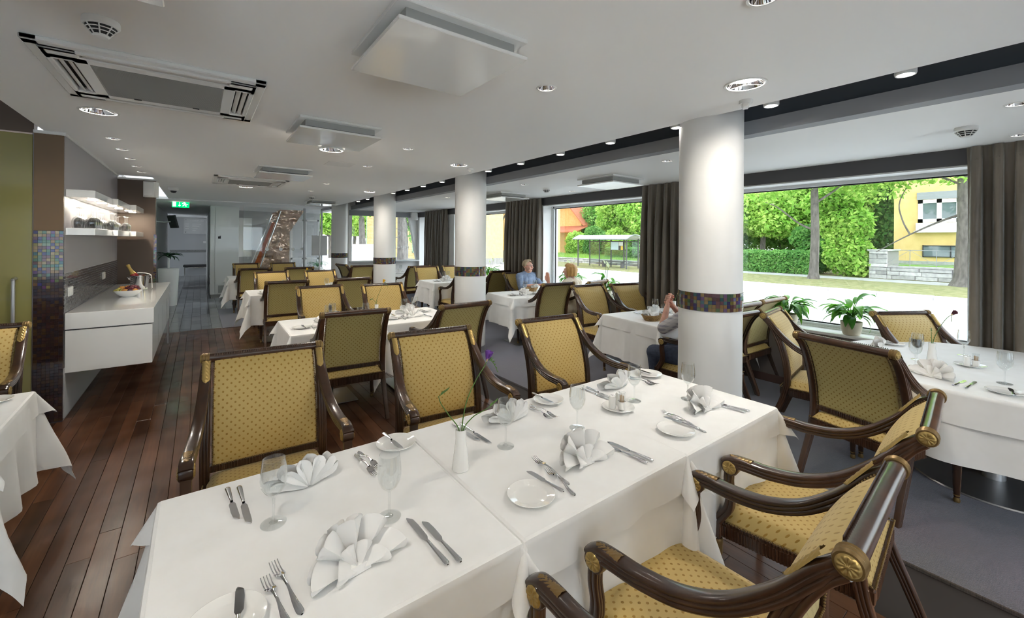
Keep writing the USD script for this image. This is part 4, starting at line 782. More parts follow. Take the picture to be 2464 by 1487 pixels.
q = obj('service_napkin', surf(sheet), 'linen', smooth=True); props(q, 'white cloth napkin draped over the ice bucket rim', 'napkin'); UsdGeom.Xformable(stage.GetPrimAtPath(q)).AddTranslateOp().Set(Gf.Vec3d(-.60, 7.15, .9255))
fb = thing('fruit_bowl', 'wide white porcelain bowl holding fruit on the sideboard', 'bowl', (-.628, 6.35, .9255))
obj('bowl', lathe([(0, 0), (.05, 0), (.055, .004), (.075, .015), (.105, .045), (.124, .072), (.124, .076), (.119, .075), (.10, .05), (.07, .02), (0, .012)], 48), 'porcelain', fb, smooth=40)
for nme, a, b in (('grape_red', (.09, .008, .02), (.16, .03, .04)), ('grape_green', (.45, .42, .06), (.62, .55, .14)), ('apple_skin', (.55, .12, .04), (.70, .42, .10)), ('orange_skin', (.72, .28, .03), (.78, .36, .06)), ('plum_skin', (.03, .012, .03), (.07, .02, .05))): N(nme, a, b, 12, .25, coat_weight=.3)
def fruit(name, label, mname, r, pos, squash=1.0):
    t = thing(name, label, name, (-.628 + pos[0], 6.35 + pos[1], .9255 + pos[2]))
    obj('flesh', lathe([(0.0, -r * .9 * squash), (r * .35, -r * .98 * squash), (r * .8, -r * .62 * squash), (r, 0), (r * .86, r * .55 * squash), (r * .42, r * .9 * squash), (r * .12, r * .84 * squash), (0, r * .74 * squash)], 20), mname, t, smooth=True)
    obj('stalk', tube([(0, 0, r * .7 * squash), (.002, .001, r * 1.1 * squash)], .0022, 6), 'skirt_brown', t)
fruit('apple', 'red and yellow apple at the front of the fruit bowl', 'apple_skin', .034, (-.02, -.062, .062)); fruit('apple', 'reddish apple at the right front of the fruit bowl', 'apple_skin', .033, (.056, -.03, .062)); fruit('orange', 'orange at the left back of the fruit bowl', 'orange_skin', .036, (-.055, .04, .082)); fruit('orange', 'orange on top at the back of the fruit bowl', 'orange_skin', .035, (-.005, .06, .088)); fruit('plum', 'dark plum at the middle front of the fruit bowl', 'plum_skin', .027, (.022, -.075, .062), 1.1)
def grapes(label, mname, c, n, spread, seed):
    t = thing('grape_bunch', label, 'grapes', (-.628 + c[0], 6.35 + c[1], .9255 + c[2])); r_ = np.random.RandomState(seed); s = trimesh.creation.icosphere(2, 1.0); sv, sf = np.array(s.vertices), np.array(s.faces)
    for i in range(n):
        p = r_.normal(0, 1, 3); p = p / np.linalg.norm(p) * np.array(spread) * r_.uniform(.55, 1) ** .5; p[2] = abs(p[2]) - .01
        obj('grape', (sv * r_.uniform(.0105, .0125) + p, sf), mname, t, smooth=True)
    obj('stem', tube([(0, 0, 0), (.004, .002, spread[2] + .02)], .002, 6), 'skirt_brown', t)
grapes('bunch of dark red grapes heaped on the fruit bowl', 'grape_red', (.035, .0, .092), 46, (.062, .055, .045), 3); grapes('bunch of green grapes at the left of the fruit bowl', 'grape_green', (-.075, -.03, .078), 20, (.035, .04, .028), 5)
# ================================================================ tableware
def napkin(seed=0, n_petal=5, R=.115):
    rg = np.random.RandomState(seed); ms = []
    for layer, (sc, yo, lean, npet, a0, a1) in enumerate(((1.0, .012, .12, n_petal, -.03, 1.03), (.95, .040, .10, n_petal + 1, .02, .98), (.60, -.012, .16, n_petal - 1, .02, .98))):
        na, nrr = 12 * npet + 1, 10; a = np.linspace(a0 * PI, a1 * PI, na)
        k = (a - a[0]) / (a[-1] - a[0]) * npet; fold = np.abs((k % 1) - .5) * 2             # 1 at the valleys, 0 in the middle of a petal
        peak = .76 + .24 * np.sqrt(np.clip(1 - fold ** 2, 0, 1)); pj = np.interp(k, np.arange(npet + 1), rg.uniform(.93, 1.07, npet + 1))
        r = np.linspace(.06, 1, nrr); RR = R * sc * (peak * pj)[:, None] * r[None]
        x = RR * np.cos(a)[:, None] * 1.08; z = np.maximum(RR * np.sin(a)[:, None], .0) * (1 - .06 * r[None] ** 3) + .003
        y = yo + (.5 - fold[:, None]) * -.052 * r[None] ** .75 * (1.15 if layer == 0 else .8) + z * lean + .035 * (r[None] ** 3) * np.clip(1 - np.abs(fold[:, None]) * 1.4, 0, 1) * .6 - .045 * np.abs(np.cos(a))[:, None] ** 4 * r[None]
        y = y + (meshkit.noise(np.stack([x * 28, z * 28, x * 0 + seed + layer], -1)) - .5) * .014 * r[None]
        P = np.stack([x, y, z], -1); f1 = surf(P); f2 = surf(P + np.array([0, .003, 0])); ms += [f1, (f2[0], f2[1][:, ::-1])]
    ms.append(hullm([(sx * .028, y, z) for sx in (-1, 1) for y, z in ((-.022, .001), (.030, .001), (-.016, .018), (.026, .020))]))
    return J(*ms)
KNP = []
for s in (1, 4):
    q = obj('folded_napkin', napkin(s), 'linen', smooth=50); props(q, '', 'napkin'); KNP.append(KindMesh(q))
pl = thing('side_plate', '', 'plate'); obj('plate', lathe([(0, .0), (.042, 0), (.045, .003), (.070, .010), (.078, .0125), (.0785, .014), (.077, .0148), (.055, .0085), (.048, .0055), (0, .005)], 56), 'porcelain', pl, smooth=40); obj('foot_ring', lathe([(.040, 0), (.042, -.002), (.044, 0)], 40), 'porcelain', pl)
KPL = Kind(pl)
def knife(L, w=.021):
    k = thing('table_knife', '', 'knife'); h = L * .47
    zs = np.linspace(0, h, 18); hw = np.interp(zs / h, [0, .04, .12, .5, .86, 1], [.003, .0075, .0085, .0068, .0050, .0042])
    a = np.arange(12) * 2 * PI / 12; H = np.stack([np.stack([hw[i] * np.cos(a), np.full(12, zs[i]), .0044 + hw[i] * .5 * np.sin(a)], -1) for i in range(18)], 1)
    obj('handle', surf(H, True), 'cutlery', k, smooth=50)
    y = np.linspace(h - .004, L, 22); t = (y - h) / (L - h)
    top = np.interp(t, [0, .06, .15, .6, .88, 1], [.003, .005, .0095, .0105, .0085, -.004]); bot = np.interp(t, [0, .06, .15, .85, .97, 1], [-.003, -.005, -.0085, -.0085, -.007, -.0055])
    up = np.stack([np.stack([np.where(s, top, bot), y, np.full_like(y, z)], -1) for s, z in ((1, .0012), (1, .0032), (0, .0024), (0, .0012))], 0)
    obj('blade', J(surf(up, True)), 'cutlery', k, smooth=30); return k
def fork(L):
    k = thing('table_fork', '', 'fork'); y = np.linspace(0, L * .66, 24); t = y / y[-1]
    hw = np.interp(t, [0, .06, .2, .6, .85, 1], [.003, .0085, .008, .0034, .003, .005]); z = .002 + .011 * np.interp(t, [0, .35, .7, 1], [0, .15, 1, .9])
    top = np.stack([np.stack([s * hw, y, z + dz], -1) for s, dz in ((-1, 0), (-.5, .0022), (.5, .0022), (1, 0), (0, -.001))], 0)
    obj('handle', surf(top, True), 'cutlery', k, smooth=50)
    u = np.linspace(0, 1, 14); yb = L * .655 + u * L * .125; wb = np.interp(u, [0, .3, 1], [.005, .0115, .0122]); zb = .0119 - .0075 * u
    P = np.stack([np.stack([s * wb, yb, zb - .0035 * (1 - abs(s)) * 1 + dz], -1) for s, dz in ((-1, 0), (-.5, 0), (0, 0), (.5, 0), (1, 0), (.5, .0016), (0, .0016), (-.5, .0016))], 0)
    obj('head', surf(P, True), 'cutlery', k, smooth=50)
    for q in (-1.5, -.5, .5, 1.5):
        uu = np.linspace(0, 1, 8); p = np.stack([np.full(8, q * .0064), L * .775 + uu * L * .225, .0045 - .0025 * np.sin(uu * PI) + .0055 * uu ** 2], -1); obj('tine', tube(p, np.linspace(.0019, .0009, 8), 6), 'cutlery', k)
    return k
KKN, KKS, KFK, KFS, KBU = Kind(knife(.235)), None, Kind(fork(.205)), None, None
kk = knife(.205); stage.GetPrimAtPath(kk); KKS = Kind(kk); KFS = Kind(fork(.175)); KBU = Kind(knife(.168))
def lay(K, head, tail, z, label, group):
    """cutlery by its handle end and its far end"""
    d = np.array(head) - np.array(tail); K.put((tail[0], tail[1], z), math.atan2(-d[0], d[1]), label, group)
Z = TH + .0012
gk, gf, gb = 'knives on the front table', 'forks on the front table', 'butter knives on the side plates'
# (tip, handle end) positions on the cloth
lay(KKS, (.097, 1.475), (.081, 1.685), Z, 'shorter knife left of the first wine glass, outer one', gk); lay(KKN, (.124, 1.43), (.113, 1.672), Z, 'longer knife left of the first wine glass, inner one', gk)
lay(KKN, (.505, 1.19), (.514, .956), Z, 'longer knife right of the nearest napkin', gk); lay(KKS, (.536, 1.156), (.545, .945), Z, 'shorter knife right of the nearest napkin', gk)
lay(KKS, (.936, 1.468), (.924, 1.685), Z, 'shorter knife right behind the flower vase', gk); lay(KKN, (.962, 1.425), (.954, 1.668), Z, 'longer knife behind the flower vase', gk)
lay(KKN, (1.330, 1.185), (1.350, .962), Z, 'longer knife right of the middle near napkin', gk); lay(KKS, (1.362, 1.17), (1.380, .958), Z, 'shorter knife right of the middle near napkin', gk)
lay(KKN, (2.105, 1.17), (2.136, .966), Z, 'knife nearer the right near napkin', gk); lay(KKS, (2.14, 1.155), (2.170, .962), Z, 'knife farther right of the right near napkin', gk)
lay(KKN, (1.735, 1.445), (1.732, 1.678), Z, 'left knife behind the toothpick set', gk); lay(KKS, (1.757, 1.465), (1.770, 1.67), Z, 'right knife behind the toothpick set', gk)
lay(KFS, (.134, 1.18), (.160, 1.006), Z, 'shorter fork left of the nearest napkin', gf); lay(KFK, (.157, 1.225), (.188, 1.02), Z, 'longer fork left of the nearest napkin', gf)
lay(KFK, (.503, 1.46), (.490, 1.664), Z, 'longer fork left of the second wine glass', gf); lay(KFS, (.529, 1.505), (.506, 1.678), Z, 'shorter fork left of the second wine glass', gf)
lay(KFK, (1.029, 1.238), (1.016, 1.034), Z, 'longer fork left of the middle near napkin', gf); lay(KFS, (1.018, 1.150), (.988, .978), Z, 'shorter fork beside the nearest full side plate', gf)
lay(KFK, (1.348, 1.45), (1.350, 1.655), Z, 'longer fork in front of the middle far side plate', gf); lay(KFS, (1.316, 1.452), (1.326, 1.627), Z, 'shorter fork in front of the middle far side plate', gf)
lay(KFK, (1.820, 1.215), (1.790, 1.012), Z, 'longer fork left of the right near napkin', gf); lay(KFS, (1.800, 1.140), (1.776, .968), Z, 'shorter fork left of the right near napkin', gf)
lay(KFK, (2.138, 1.45), (2.125, 1.655), Z, 'longer fork in front of the far right side plate', gf); lay(KFS, (2.105, 1.455), (2.098, 1.63), Z, 'shorter fork in front of the far right side plate', gf)
for (x, y), l, (h, t) in (((.645, 1.645), 'white side plate at the back edge of the left table', ((.640, 1.575), (.626, 1.742))), ((.868, 1.057), 'white side plate nearest in full view, before the vase table', ((.936, 1.158), (.951, .992))), ((1.455, 1.637), 'white side plate at the back edge of the middle table', ((1.431, 1.572), (1.433, 1.74))),
    ((1.678, 1.052), 'white side plate at the near edge of the right table', ((1.740, 1.148), (1.748, .982))), ((2.25, 1.595), 'white side plate at the far right corner of the front table', ((2.238, 1.575), (2.252, 1.74))), ((.050, 1.085), 'white side plate cut by the bottom edge of the picture', ((.082, 1.165), (.066, .998)))):
    KPL.put((x, y, TH + .0025), 0, l, 'side plates on the front table'); lay(KBU, h, t, TH + .0175, 'butter knife on the ' + l[6:], gb)
for (x, y), l in (((.180, 1.398), 'wine glass nearest the left end of the front table'), ((.462, 1.228), 'wine glass between the side plate and the nearest napkin'), ((.998, 1.378), 'wine glass right of the flower vase'), ((1.352, 1.328), 'wine glass behind the middle near napkin'), ((1.822, 1.380), 'wine glass right of the toothpick set'), ((2.075, 1.232), 'wine glass before the nearest white column')): KG.put((x, y, TH + .0015), 0, l, 'wine glasses on the front table')
for i, ((x, y), rz, l) in enumerate((((.295, 1.575), 3.3, 'folded fan napkin behind the first wine glass'), ((.325, 1.085), .15, 'nearest folded fan napkin, left of two knives'), ((1.158, 1.585), 3.1, 'folded fan napkin behind the third wine glass'), ((1.170, 1.105), -.05, 'folded fan napkin in the middle of the near side'), ((1.915, 1.585), 3.2, 'folded fan napkin at the far side behind the toothpick set'), ((2.020, 1.108), -.05, 'folded fan napkin at the right of the near side'))):
    KNP[i % 2].put((x, y, TH + .001), rz, l, 'fan napkins on the front table')
# vase with freesia
N('stem_green', (.05, .13, .02), (.09, .19, .03), 20, .5)
S('petal_violet', (.16, .05, .30), .5); S('petal_cream', (.70, .58, .30), .5); S('petal_yellow', (.85, .52, .03), .5); S('petal_dark', (.10, .012, .03), .5)
def blossom(p, d, L, col, parent, seed=0, name='blossom'):
    """a trumpet of six petals opening along d"""
    d = np.array(d, float); d /= np.linalg.norm(d); a = np.cross(d, [0, 0, 1.0]); a /= np.linalg.norm(a); b = np.cross(d, a); ms = []
    for k in range(6):
        t = k * PI / 3 + seed; u = np.linspace(0, 1, 9); w = np.linspace(-1, 1, 5); rad = L * (.06 + .26 * u ** 1.6) * (1.1 if k % 2 else .95)
        W = L * (.06 + .20 * np.sin(PI * np.clip(u, 0, 1) * .62) - .16 * np.clip(u - .8, 0, 1))
        c = p + d * (u * L)[:, None] * 1.0 + (rad[:, None]) * (a * math.cos(t) + b * math.sin(t)); s = -a * math.sin(t) + b * math.cos(t)
        P = c[:, None] + W[:, None, None] * w[None, :, None] * s + (.05 * L * w[None, :, None] ** 2) * (a * math.cos(t) + b * math.sin(t)); ms.append(surf(P))
    obj(name, J(*ms), col, parent, smooth=True)
def bud(p, d, L, col, parent, name='bud'):
    d = np.array(d, float) / np.linalg.norm(d); q = np.array(p) + d * np.linspace(0, L, 9)[:, None]; obj(name, tube(q, L * np.array([.05, .12, .17, .19, .18, .15, .11, .07, .02]), 8), col, parent)
def vase(loc, label, stems, h=.145, k=1.0):
    v = thing('bud_vase', label, 'vase', loc); obj('vase', lathe([(0, 0), (.029, 0), (.031, .002), (.0285, .03), (.0215, .085), (.0185, .11), (.0195, .142), (.0185, .1445), (.0165, .142), (.015, .10), (0, .09)], 40), 'porcelain', v, smooth=40)
    return v
def freesia(loc, label, pts, col, tip=None, side=1, seed=0):
    f = thing('freesia_stem', label, 'flower', loc); p = spline(pts, 24); obj('stem', tube(p, np.linspace(.0024, .0014, 24), 7), 'stem_green', f)
    d = p[-1] - p[-3]; d /= np.linalg.norm(d)
    if col:
        blossom(p[-1] - d * .002, d + np.array([0, 0, .1]), .036, col, f, seed); bud(p[-1] - d * .006, d, .024, 'petal_cream', f, 'calyx')
    # a comb of green buds along the bent tip
    rr = np.array([math.cos(seed) * .4 + side * .9, .2, -.25 if col else .35]); rr /= np.linalg.norm(rr)
    for i in range(6 if col else 5):
        o = p[-1] + (rr * (.010 + .0085 * i)) + np.array([0, 0, -.0016 * i * i * (1 if col else -.15)]); bud(o, rr * .7 + np.array([0, 0, .55 - .22 * i if col else .6]), .017 - .0016 * i, 'stem_green', f)
    obj('spike', tube([p[-1]] + [p[-1] + rr * (.010 + .0085 * i) + np.array([0, 0, -.0016 * i * i * (1 if col else -.15)]) for i in range(6 if col else 5)], .0011, 6), 'stem_green', f)
vl = (.768, 1.338, TH + .0012)
vase(vl, 'slim white porcelain bud vase on the front table', None)
R_ = np.array([.803, -.596, 0])                                   # across the picture, in the room's plan
def bend(*q): return [tuple(R_[:2] * a) + (z,) for a, z in q]
freesia(vl, 'violet freesia in the white vase on the front table', bend((.002, .10), (.006, .17), (.022, .25), (.055, .325), (.085, .375), (.093, .395)), 'petal_violet', seed=.3)
freesia(vl, 'green freesia stem leaning left out of the vase', bend((-.002, .10), (-.010, .15), (-.040, .19), (-.072, .235), (-.082, .262)), None, seed=.2)
freesia(vl, 'green freesia stem leaning right out of the vase', bend((.004, .10), (.012, .15), (.045, .19), (.075, .208), (.098, .222)), None, seed=.1)
def condiments(x, y, label, z=TH):
    KPL.put((x, y, z + .0025), .3, 'saucer under the ' + label, 'saucers under condiment pots')
    for dx, dy, l in ((-.030, .012, 'salt shaker'), (.032, .022, 'pepper shaker')):
        t = thing('shaker', 'porcelain ' + l + ' of the ' + label, 'shaker', (x + dx, y + dy, z + .0095)); obj('body', lathe([(0, 0), (.0155, 0), (.017, .003), (.0165, .05), (.014, .060), (0, .063)], 28), 'porcelain', t, smooth=40); obj('holes', J(*[cyl(.0013, .062, .0635, 8, .004 * math.cos(a), .004 * math.sin(a)) for a in (0, 2.1, 4.2)]), 'dark_gap', t)
    c = thing('toothpick_cup', 'cup with toothpicks of the ' + label, 'cup', (x - .006, y - .026, z + .0095)); obj('cup', lathe([(0, 0), (.0145, 0), (.0165, .003), (.0195, .040), (.0185, .041), (.015, .006), (0, .005)], 32), 'porcelain', c, smooth=40)
    obj('sleeve', lathe([(.0165, .012), (.0180, .085), (.0172, .085), (.0158, .012)], 28), 'wine_glass', c, smooth=40)
    r_ = np.random.RandomState(2)
    for k in range(26):
        a, rr = r_.uniform(0, 6.28), .012 * math.sqrt(r_.rand()); obj('toothpick', tube([(rr * math.cos(a) * .7, rr * math.sin(a) * .7, .007), (rr * math.cos(a + .2), rr * math.sin(a + .2), .064 + r_.uniform(0, .006))], [.0011, .0009], 5), 'pick_wood', c)
S('pick_wood', (.55, .36, .17), .6)
condiments(1.672, 1.362, 'set on the front table')
# simpler settings on the other tables
def setting(x, y, deg, who, group, glass=True, plate=True, n=0):
    a = math.radians(deg); c, s = math.cos(a), math.sin(a); at = lambda u, v: (x + c * u - s * v, y + s * u + c * v)
    KNP[n % 2].put((*at(0, .08), TH + .001), a + .1, 'fan napkin of ' + who, 'fan napkins on the other tables')
    if glass: KG.put((*at(.10, .25), TH + .0015), 0, 'wine glass of ' + who, 'wine glasses on the other tables')
    if plate: KPL.put((*at(-.21, .10), TH + .0025), 0, 'side plate of ' + who, 'side plates on the other tables'); lay(KBU, at(-.19, .17), at(-.19, .005), TH + .0175, 'butter knife of ' + who, gb)
    lay(KKN, at(.17, .20), at(.17, -.03), Z, 'knife of ' + who, 'knives on the other tables'); lay(KFK, at(-.115, .18), at(-.115, -.02), Z, 'fork of ' + who, 'forks on the other tables')
SET = [(1.85, 4.20, 0, 'the near right place at the second row'), (1.90, 4.64, 180, 'the far right place at the second row'), (1.12, 4.62, 180, 'the far left place at the second row'), (.98, 4.22, 0, 'the near left place at the second row'),
 (1.80, 7.66, 180, 'the far right place at the third row'), (.95, 7.66, 180, 'the far left place at the third row'), (1.00, 7.26, 0, 'the near left place at the third row'), (.88, 10.9, 180, 'the far left place at the farthest row'),
 (4.02, 5.0, -7, 'the aisle place at the two women\'s table'), (4.42, 4.98, -7, 'the blond woman\'s neighbour place'), (4.55, 5.55, 172, 'the woman in the blue shirt'), (4.05, 7.6, -5, 'the near place between second and third column'), (4.15, 7.98, 175, 'the far place between second and third column'), (4.05, 10.1, 0, 'the table beyond the third column'), (4.25, 3.05, 167, 'the far place at the bread basket table')]
for i, a in enumerate(SET): setting(*a, None, n=i)
KG.put((1.36, 4.30, TH + .0015), 0, 'second wine glass at the middle of the second row', 'wine glasses on the other tables')
fv = (1.52, 4.45, TH + .0012); vase(fv, 'white bud vase of the yellow freesia, second table row', None)
freesia(fv, 'yellow freesia in the vase of the second table row', bend((.0, .10), (.004, .20), (.03, .27), (.055, .335), (.07, .375)), 'petal_yellow', seed=1)
freesia(fv, 'thin green stem arching left in the second row vase', bend((.0, .10), (-.015, .17), (-.05, .20), (-.08, .185)), None, seed=.4)
fv = (1.40, 7.5, TH + .0012); vase(fv, 'white bud vase at the middle of the third table row', None); freesia(fv, 'yellow freesia in the third row vase', bend((0, .1), (.0, .2), (.01, .28), (.02, .33)), 'petal_yellow', seed=2)
def tumbler(x, y, label):
    t = thing('tumbler', label, 'glass', (x, y, TH + .0015)); obj('glass', lathe([(0, 0), (.028, 0), (.031, .003), (.034, .085), (.0325, .0855), (.029, .012), (0, .010)], 32), 'wine_glass', t, smooth=40); obj('rim', lathe([(.0325, .085), (.0335, .0865), (.034, .085)], 32), 'wine_glass', t)
tumbler(1.43, 4.72, 'straight water glass before the peach lit chair'); tumbler(4.45, 2.95, 'water glass of milk on the bread basket table'); tumbler(4.62, 5.30, 'water glass before the woman in the blue shirt')
# round table
def polar(r, deg): return 4.26 + r * math.cos(math.radians(deg)), .34 + r * math.sin(math.radians(deg))
for i, (dg, l) in enumerate(((160, 'left side'), (95, 'window side'), (205, 'near side'))):
    x, y = polar(.62, dg); KNP[i % 2].put((x, y, TH + .001), math.radians(dg - 270 + (60 if i == 2 else 0)), 'fan napkin at the ' + l + ' of the round table', 'fan napkins on the round table')
for (r, dg), l in (((.50, 140), 'leftmost'), ((.38, 112), 'tall middle'), ((.42, 190), 'nearest'), ((.35, 30), 'rightmost')):
    x, y = polar(r, dg); KG.put((x, y, TH + .0015), 0, l + ' wine glass on the round table', 'wine glasses on the round table')
for (r, dg), l in (((.66, 188), 'near side'), ((.66, 62), 'window side')):
    x, y = polar(r, dg); KPL.put((x, y, TH + .0025), 0, 'side plate at the ' + l + ' of the round table', 'side plates on the round table'); a = math.radians(dg); lay(KBU, polar(r - .06, dg + 2), polar(r + .10, dg + 2), TH + .0175, 'butter knife at the ' + l + ' of the round table', gb)
for dg, K, l in ((176, KKN, 'knife'), (172, KKS, 'small knife'), (200, KFK, 'fork'), (204, KFS, 'small fork'), (148, KFK, 'fork')):
    lay(K, polar(.52, dg), polar(.73, dg), Z, l + ' at the ' + ('left' if dg == 148 else 'near') + ' side of the round table', 'cutlery on the round table')
x, y = polar(.12, 120); condiments(x, y, 'set on the round table')
fv = (*polar(.33, 125), TH + .0012); vase(fv, 'white bud vase on the round table', None); freesia(fv, 'dark red freesia in the round table vase', bend((0, .10), (.012, .17), (.05, .25), (.10, .315), (.135, .34)), 'petal_dark', seed=.5); freesia(fv, 'thin green stem in the round table vase', bend((0, .10), (-.004, .17), (-.006, .22)), None, seed=.3)
# bread basket and dishes on the basket table
N('wicker', (.26, .15, .05), (.46, .30, .12), 30, .6)
def basket(x, y, label, group=None):
    b = thing('bread_basket', label, 'basket', (x, y, TH + .0012)); ms = []
    for k in range(7):
        r = .078 + .0052 * k; z = .006 + .0085 * k; ph = (k % 2) * PI / 22
        ms.append(tube([((r + .0035 * math.cos(22 * a + ph * 22)) * math.cos(a) * 1.15, (r + .0035 * math.cos(22 * a + ph * 22)) * math.sin(a) * .85, z) for a in np.linspace(0, 2 * PI, 133)], .0048, 6, False))
    obj('wicker_wall', J(*ms, lathe([(0, 0), (.08, 0), (.08, .006), (0, .006)], 32)), 'wicker', b, smooth=50)
    return b
basket(3.86, 2.70, 'oval wicker bread basket beside the man, holding a white napkin'); q = obj('basket_napkin', tf(napkin(9, 4, .10), (0, 0, 0), rx=-.5), 'linen', smooth=50); props(q, 'white napkin in the wicker bread basket beside the man', 'napkin'); UsdGeom.Xformable(stage.GetPrimAtPath(q)).AddTranslateOp().Set(Gf.Vec3d(3.86, 2.70, TH + .035))
basket(4.42, 5.42, 'oval wicker bread basket on the two women\'s table')
KPL.put((3.93, 2.46, TH + .0025), 0, 'side plate by the man at the bread basket table', 'side plates on the other tables')
bw = thing('soup_bowl', 'low white porcelain bowl on the bread basket table', 'bowl', (4.05, 2.66, TH + .0015)); obj('bowl', lathe([(0, 0), (.03, 0), (.034, .004), (.058, .030), (.060, .034), (.057, .033), (.03, .008), (0, .006)], 40), 'porcelain', bw, smooth=40); obj('saucer', lathe([(0, -.0005), (.05, .0), (.075, .008), (.076, .010), (.05, .003), (0, .002)], 40), 'porcelain', bw, smooth=40)
fv = (4.42, 2.80, TH + .0012); vase(fv, 'white bud vase on the bread basket table', None); freesia(fv, 'green stem arching left on the bread basket table', bend((0, .10), (-.02, .16), (-.06, .19), (-.09, .185)), None, seed=.6); freesia(fv, 'long green stem leaning right on the bread basket table', bend((0, .10), (.02, .19), (.06, .27), (.10, .31)), None, seed=.2)
KPL.put((-.83, 3.24, TH + .0025), 0, 'white plate on the table at the left edge of the picture', 'side plates on the other tables')
# ================================================================ curtains
M('curtain_satin', {'t': ('texture_coordinate', {}), 'm': ('mapping', {'scale': (3, 9, .6)}), 'n': ('noise_texture', {'scale': 3.0, 'detail': 4}), 'n2': ('noise_texture', {'scale': 14, 'detail': 3}),
   'r': ('rgb_ramp', {'ramp': [(.3, (.115, .095, .072)), (.7, (.185, .155, .120))]}), 'b': ('bump', {'strength': .35, 'distance': .02}), 'p': ('principled_bsdf', {'roughness': .38, 'sheen_weight': .6, 'sheen_tint': (.7, .85, .95), 'sheen_roughness': .35})},
  [('t.object', 'm.vector'), ('m.vector', 'n.vector'), ('t.object', 'n2.vector'), ('n.fac', 'r.fac'), ('r.color', 'p.base_color'), ('n2.fac', 'b.height'), ('b.normal', 'p.normal')])
def curtain(y0, y1, x, label, seed, flare=0.0):
    rg = np.random.RandomState(seed); np_ = max(5, round((y1 - y0) / .115)); n = np_ * 14 + 1
    t = np.linspace(0, np_, n); z = np.r_[np.linspace(2.385, 2.28, 6), np.linspace(2.25, .012, 26)]; h = (2.385 - z) / 2.37
    jit = np.interp(t, np.arange(np_ + 1), rg.uniform(-.22, .22, np_ + 1)); amp = np.interp(t, np.arange(np_ + 1), rg.uniform(.75, 1.25, np_ + 1))
    ph = 2 * PI * (t[:, None] + jit[:, None] * (.3 + h[None])); pin = np.clip(h[None] / .06, 0, 1)
    w = np.cos(ph) * (1 - .0 * pin) ; sharp = np.sign(w) * np.abs(w) ** np.where(h[None] < .06, .45, .8)
    X = x + (.018 + .034 * np.clip(h[None] * 4, 0, 1)) * amp[:, None] * sharp + .012 * np.sin(ph * .37 + h[None] * 5)
    Y = y0 + (y1 - y0) * t[:, None] / np_ + .010 * np.sin(2 * ph) * pin + flare * h[None] * (t[:, None] / np_ - .5)
    P = np.stack([np.minimum(X, WX - .024), Y * np.ones_like(X), np.broadcast_to(z[None], X.shape)], -1)
    c = thing('curtain', label, 'curtain'); obj('drape', J(surf(P), (surf(P - np.array([.004, 0, 0]))[0], surf(P)[1][:, ::-1])), 'curtain_satin', c, smooth=True)
    kn = [cbox(P[i, 5, 0] - .006, P[i, 5, 0] + .004, P[i, 5, 1] - .012, P[i, 5, 1] + .012, 2.27, 2.285, .003) for i in range(7, n, 14)]
    obj('pleat_stitch', J(*kn), 'curtain_satin', c, kind='stuff'); return c
curtain(-.85, .575, 5.135, 'bronze satin curtain at the right edge of the picture', 1); curtain(2.72, 3.80, 5.135, 'bronze satin curtain left of the nearest column', 2, .05); curtain(6.02, 7.13, 5.135, 'bronze satin curtain behind the woman in the blue shirt', 3, .03); curtain(9.75, 11.03, 5.135, 'bronze satin curtain left of the second column', 4)
# ================================================================ people
def union_bones(bones, refine=.014, smooth=8, extra=()):
    ms = []
    for (a, ra), (b, rb) in bones:
        ms.append(manifold3d.Manifold.batch_hull([manifold3d.Manifold.sphere(ra, 18).translate(list(map(float, a))), manifold3d.Manifold.sphere(rb, 18).translate(list(map(float, b)))]))
    m = manifold3d.Manifold.batch_boolean(ms + list(extra), manifold3d.OpType.Add).refine_to_length(refine).to_mesh()
    t = trimesh.Trimesh(np.array(m.vert_properties[:, :3]), np.array(m.tri_verts), process=False); trimesh.smoothing.filter_taubin(t, .5, .53, smooth); return np.array(t.vertices), np.array(t.faces)
def ell(c, r, rot=0):
    return manifold3d.Manifold.sphere(1.0, 28).scale(list(r)).rotate([rot, 0, 0]).translate(list(map(float, c)))
def hand_bones(w, d, side, up, curl=.5, s=1.0):
    """palm and five fingers from the wrist w along d; side points to the thumb, up out of the back of the hand"""
    w, d, side, up = (np.array(v, float) for v in (w, d, side, up)); d /= np.linalg.norm(d); side /= np.linalg.norm(side); up /= np.linalg.norm(up); B = []
    k = w + d * .085 * s
    for i, (o, L) in enumerate(((.030, .070), (.010, .080), (-.011, .074), (-.031, .058))):
        a = k + side * o * s; B.append(((w + side * o * .5 * s, .014 * s), (a, .0125 * s)))
        for j, l in enumerate((.45, .32, .23)):
            ang = curl * (j + .6); v = d * math.cos(ang) - up * math.sin(ang); b = a + v * L * l * s; B.append(((a, (.0098 - .0009 * j) * s), (b, (.0089 - .0009 * j) * s))); a = b
    a = w + d * .025 * s + side * .026 * s
    for l, v in ((.040, d * .65 + side * .75 - up * .15), (.030, d * .9 + side * .3 - up * .3), (.022, d * .95 - up * .3)):
        v = v / np.linalg.norm(v); b = a + v * l * s; B.append(((a, .0118 * s), (b, .0098 * s))); a = b
    return B
M('skin', {'t': ('texture_coordinate', {}), 'n': ('noise_texture', {'scale': 14, 'detail': 3}), 'r': ('rgb_ramp', {'ramp': [(.3, (.52, .27, .19)), (.7, (.62, .36, .27))]}), 'p': ('principled_bsdf', {'roughness': .5, 'subsurface_weight': .15, 'subsurface_scale': .01})}, [('t.object', 'n.vector'), ('n.fac', 'r.fac'), ('r.color', 'p.base_color')])
N('hair_grey_blond', (.30, .22, .13), (.50, .40, .27), 60, .5, .3, (1, 1, .15)); N('hair_blond', (.38, .20, .06), (.58, .35, .13), 60, .45, .3, (1, 1, .12)); N('hair_brown', (.10, .06, .04), (.16, .10, .06), 60, .5, .3)
